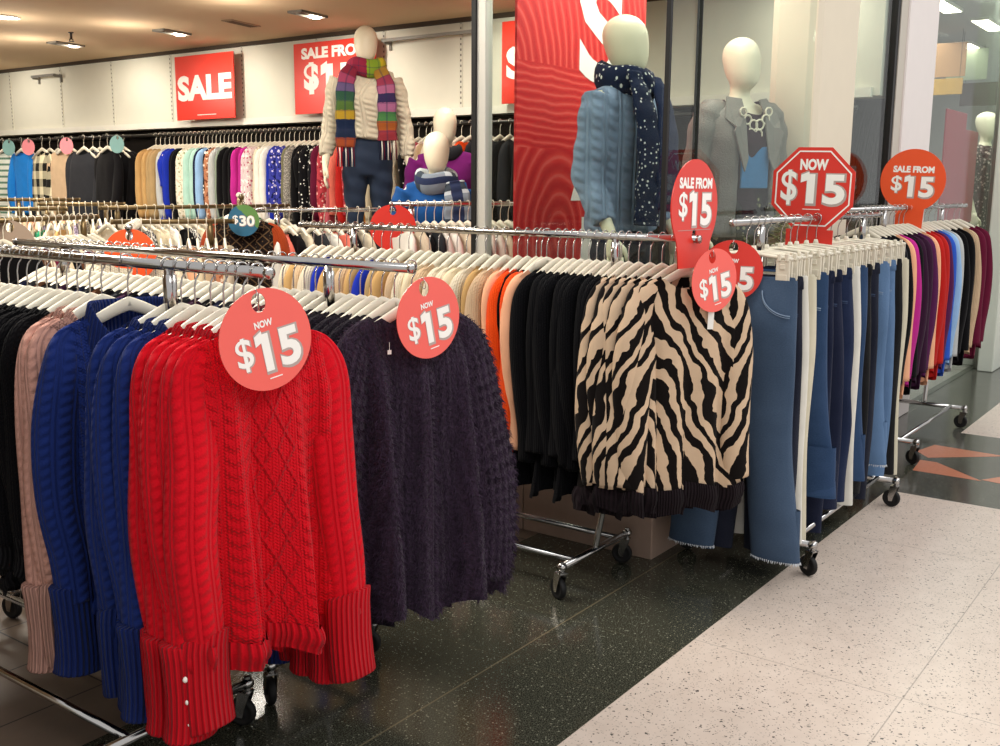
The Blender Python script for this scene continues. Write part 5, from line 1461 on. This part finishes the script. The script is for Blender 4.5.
def spot(loc, to, power, col, ang=1.5, r=.05):
    l = bpy.data.lights.new('wall_wash_spot', 'SPOT'); l.energy = power; l.color = col; l.spot_size = ang; l.spot_blend = .8; l.shadow_soft_size = r
    o = bpy.data.objects.new('wall_wash_spot', l); COL.objects.link(o); o.location = loc
    o.rotation_euler = (Vector(to) - Vector(loc)).to_track_quat('-Z', 'Y').to_euler()
for y in (8.633, 7.241, 5.677): spot((5.45, y, 2.60), (6.2, y + .2, 1.7), 30, WARM, 2.3)
spot((4.275, 7.66, 2.62), (4.6, 7.7, 0), 60, WARM, 2.4); spot((4.62, 9.25, 2.62), (5.0, 9.4, 0), 60, WARM, 2.4)
spot((5.3, 10.6, 2.60), (6.2, 10.7, 1.7), 30, WARM, 2.3); spot((5.45, 4.3, 2.60), (6.2, 4.3, 1.7), 36, WARM, 2.3)
def fill_point(loc, power, col, r=.05):  # unmodelled fill points added under the shop ceiling to brighten it
    l = bpy.data.lights.new('ceiling_fill', 'POINT'); l.energy = power; l.color = col; l.shadow_soft_size = r
    o = bpy.data.objects.new('ceiling_fill', l); COL.objects.link(o); o.location = loc
for x, y in ((5.0, 8.633), (5.0, 7.241), (4.75, 5.677), (4.275, 7.66), (4.62, 9.25), (5.1, 10.6), (3.2, 9.0)): fill_point((x, y, 2.40), 6.5, WARM)
area('neighbour_light', (11.0, 3.4, 3.12), 3.0, .8, 80, (1, .97, .92))
area('neighbour_light', (9.3, 2.15, 3.12), 2.4, .3, 60, (1, .97, .92))  # added fill to brighten the dress mannequin, no fitting of its own
w = bpy.data.worlds.new('World'); scene.world = w; w.use_nodes = True
bg = w.node_tree.nodes['Background']; bg.inputs[0].default_value = (1.0, .985, .975, 1); bg.inputs[1].default_value = .78

# ------------------------------------------------------------------ camera
cam = bpy.data.cameras.new('camera'); co = bpy.data.objects.new('camera', cam); COL.objects.link(co); scene.camera = co
cam.sensor_width = 36; cam.lens = 37.31; cam.clip_start = .05
yaw, pit, rol = .630847, .176931, .00695
fw = Vector((cos(pit) * cos(yaw), cos(pit) * sin(yaw), -sin(pit)))
r0 = Vector((sin(yaw), -cos(yaw), 0)); u0 = r0.cross(fw)
rr = r0 * cos(rol) + u0 * sin(rol); uu = u0 * cos(rol) - r0 * sin(rol)
M4 = Matrix(((rr.x, uu.x, -fw.x, 0), (rr.y, uu.y, -fw.y, 0), (rr.z, uu.z, -fw.z, 1.45), (0, 0, 0, 1)))
co.matrix_world = M4
vs = scene.view_settings; vs.view_transform = 'Standard'; vs.look = 'None'; vs.gamma = 1; vs.use_curve_mapping = False; vs.exposure = 0.05
scene.cycles.max_bounces = 8; scene.cycles.transparent_max_bounces = 12; scene.cycles.diffuse_bounces = 4; scene.cycles.sample_clamp_indirect = 6
scene.cycles.use_denoising = True
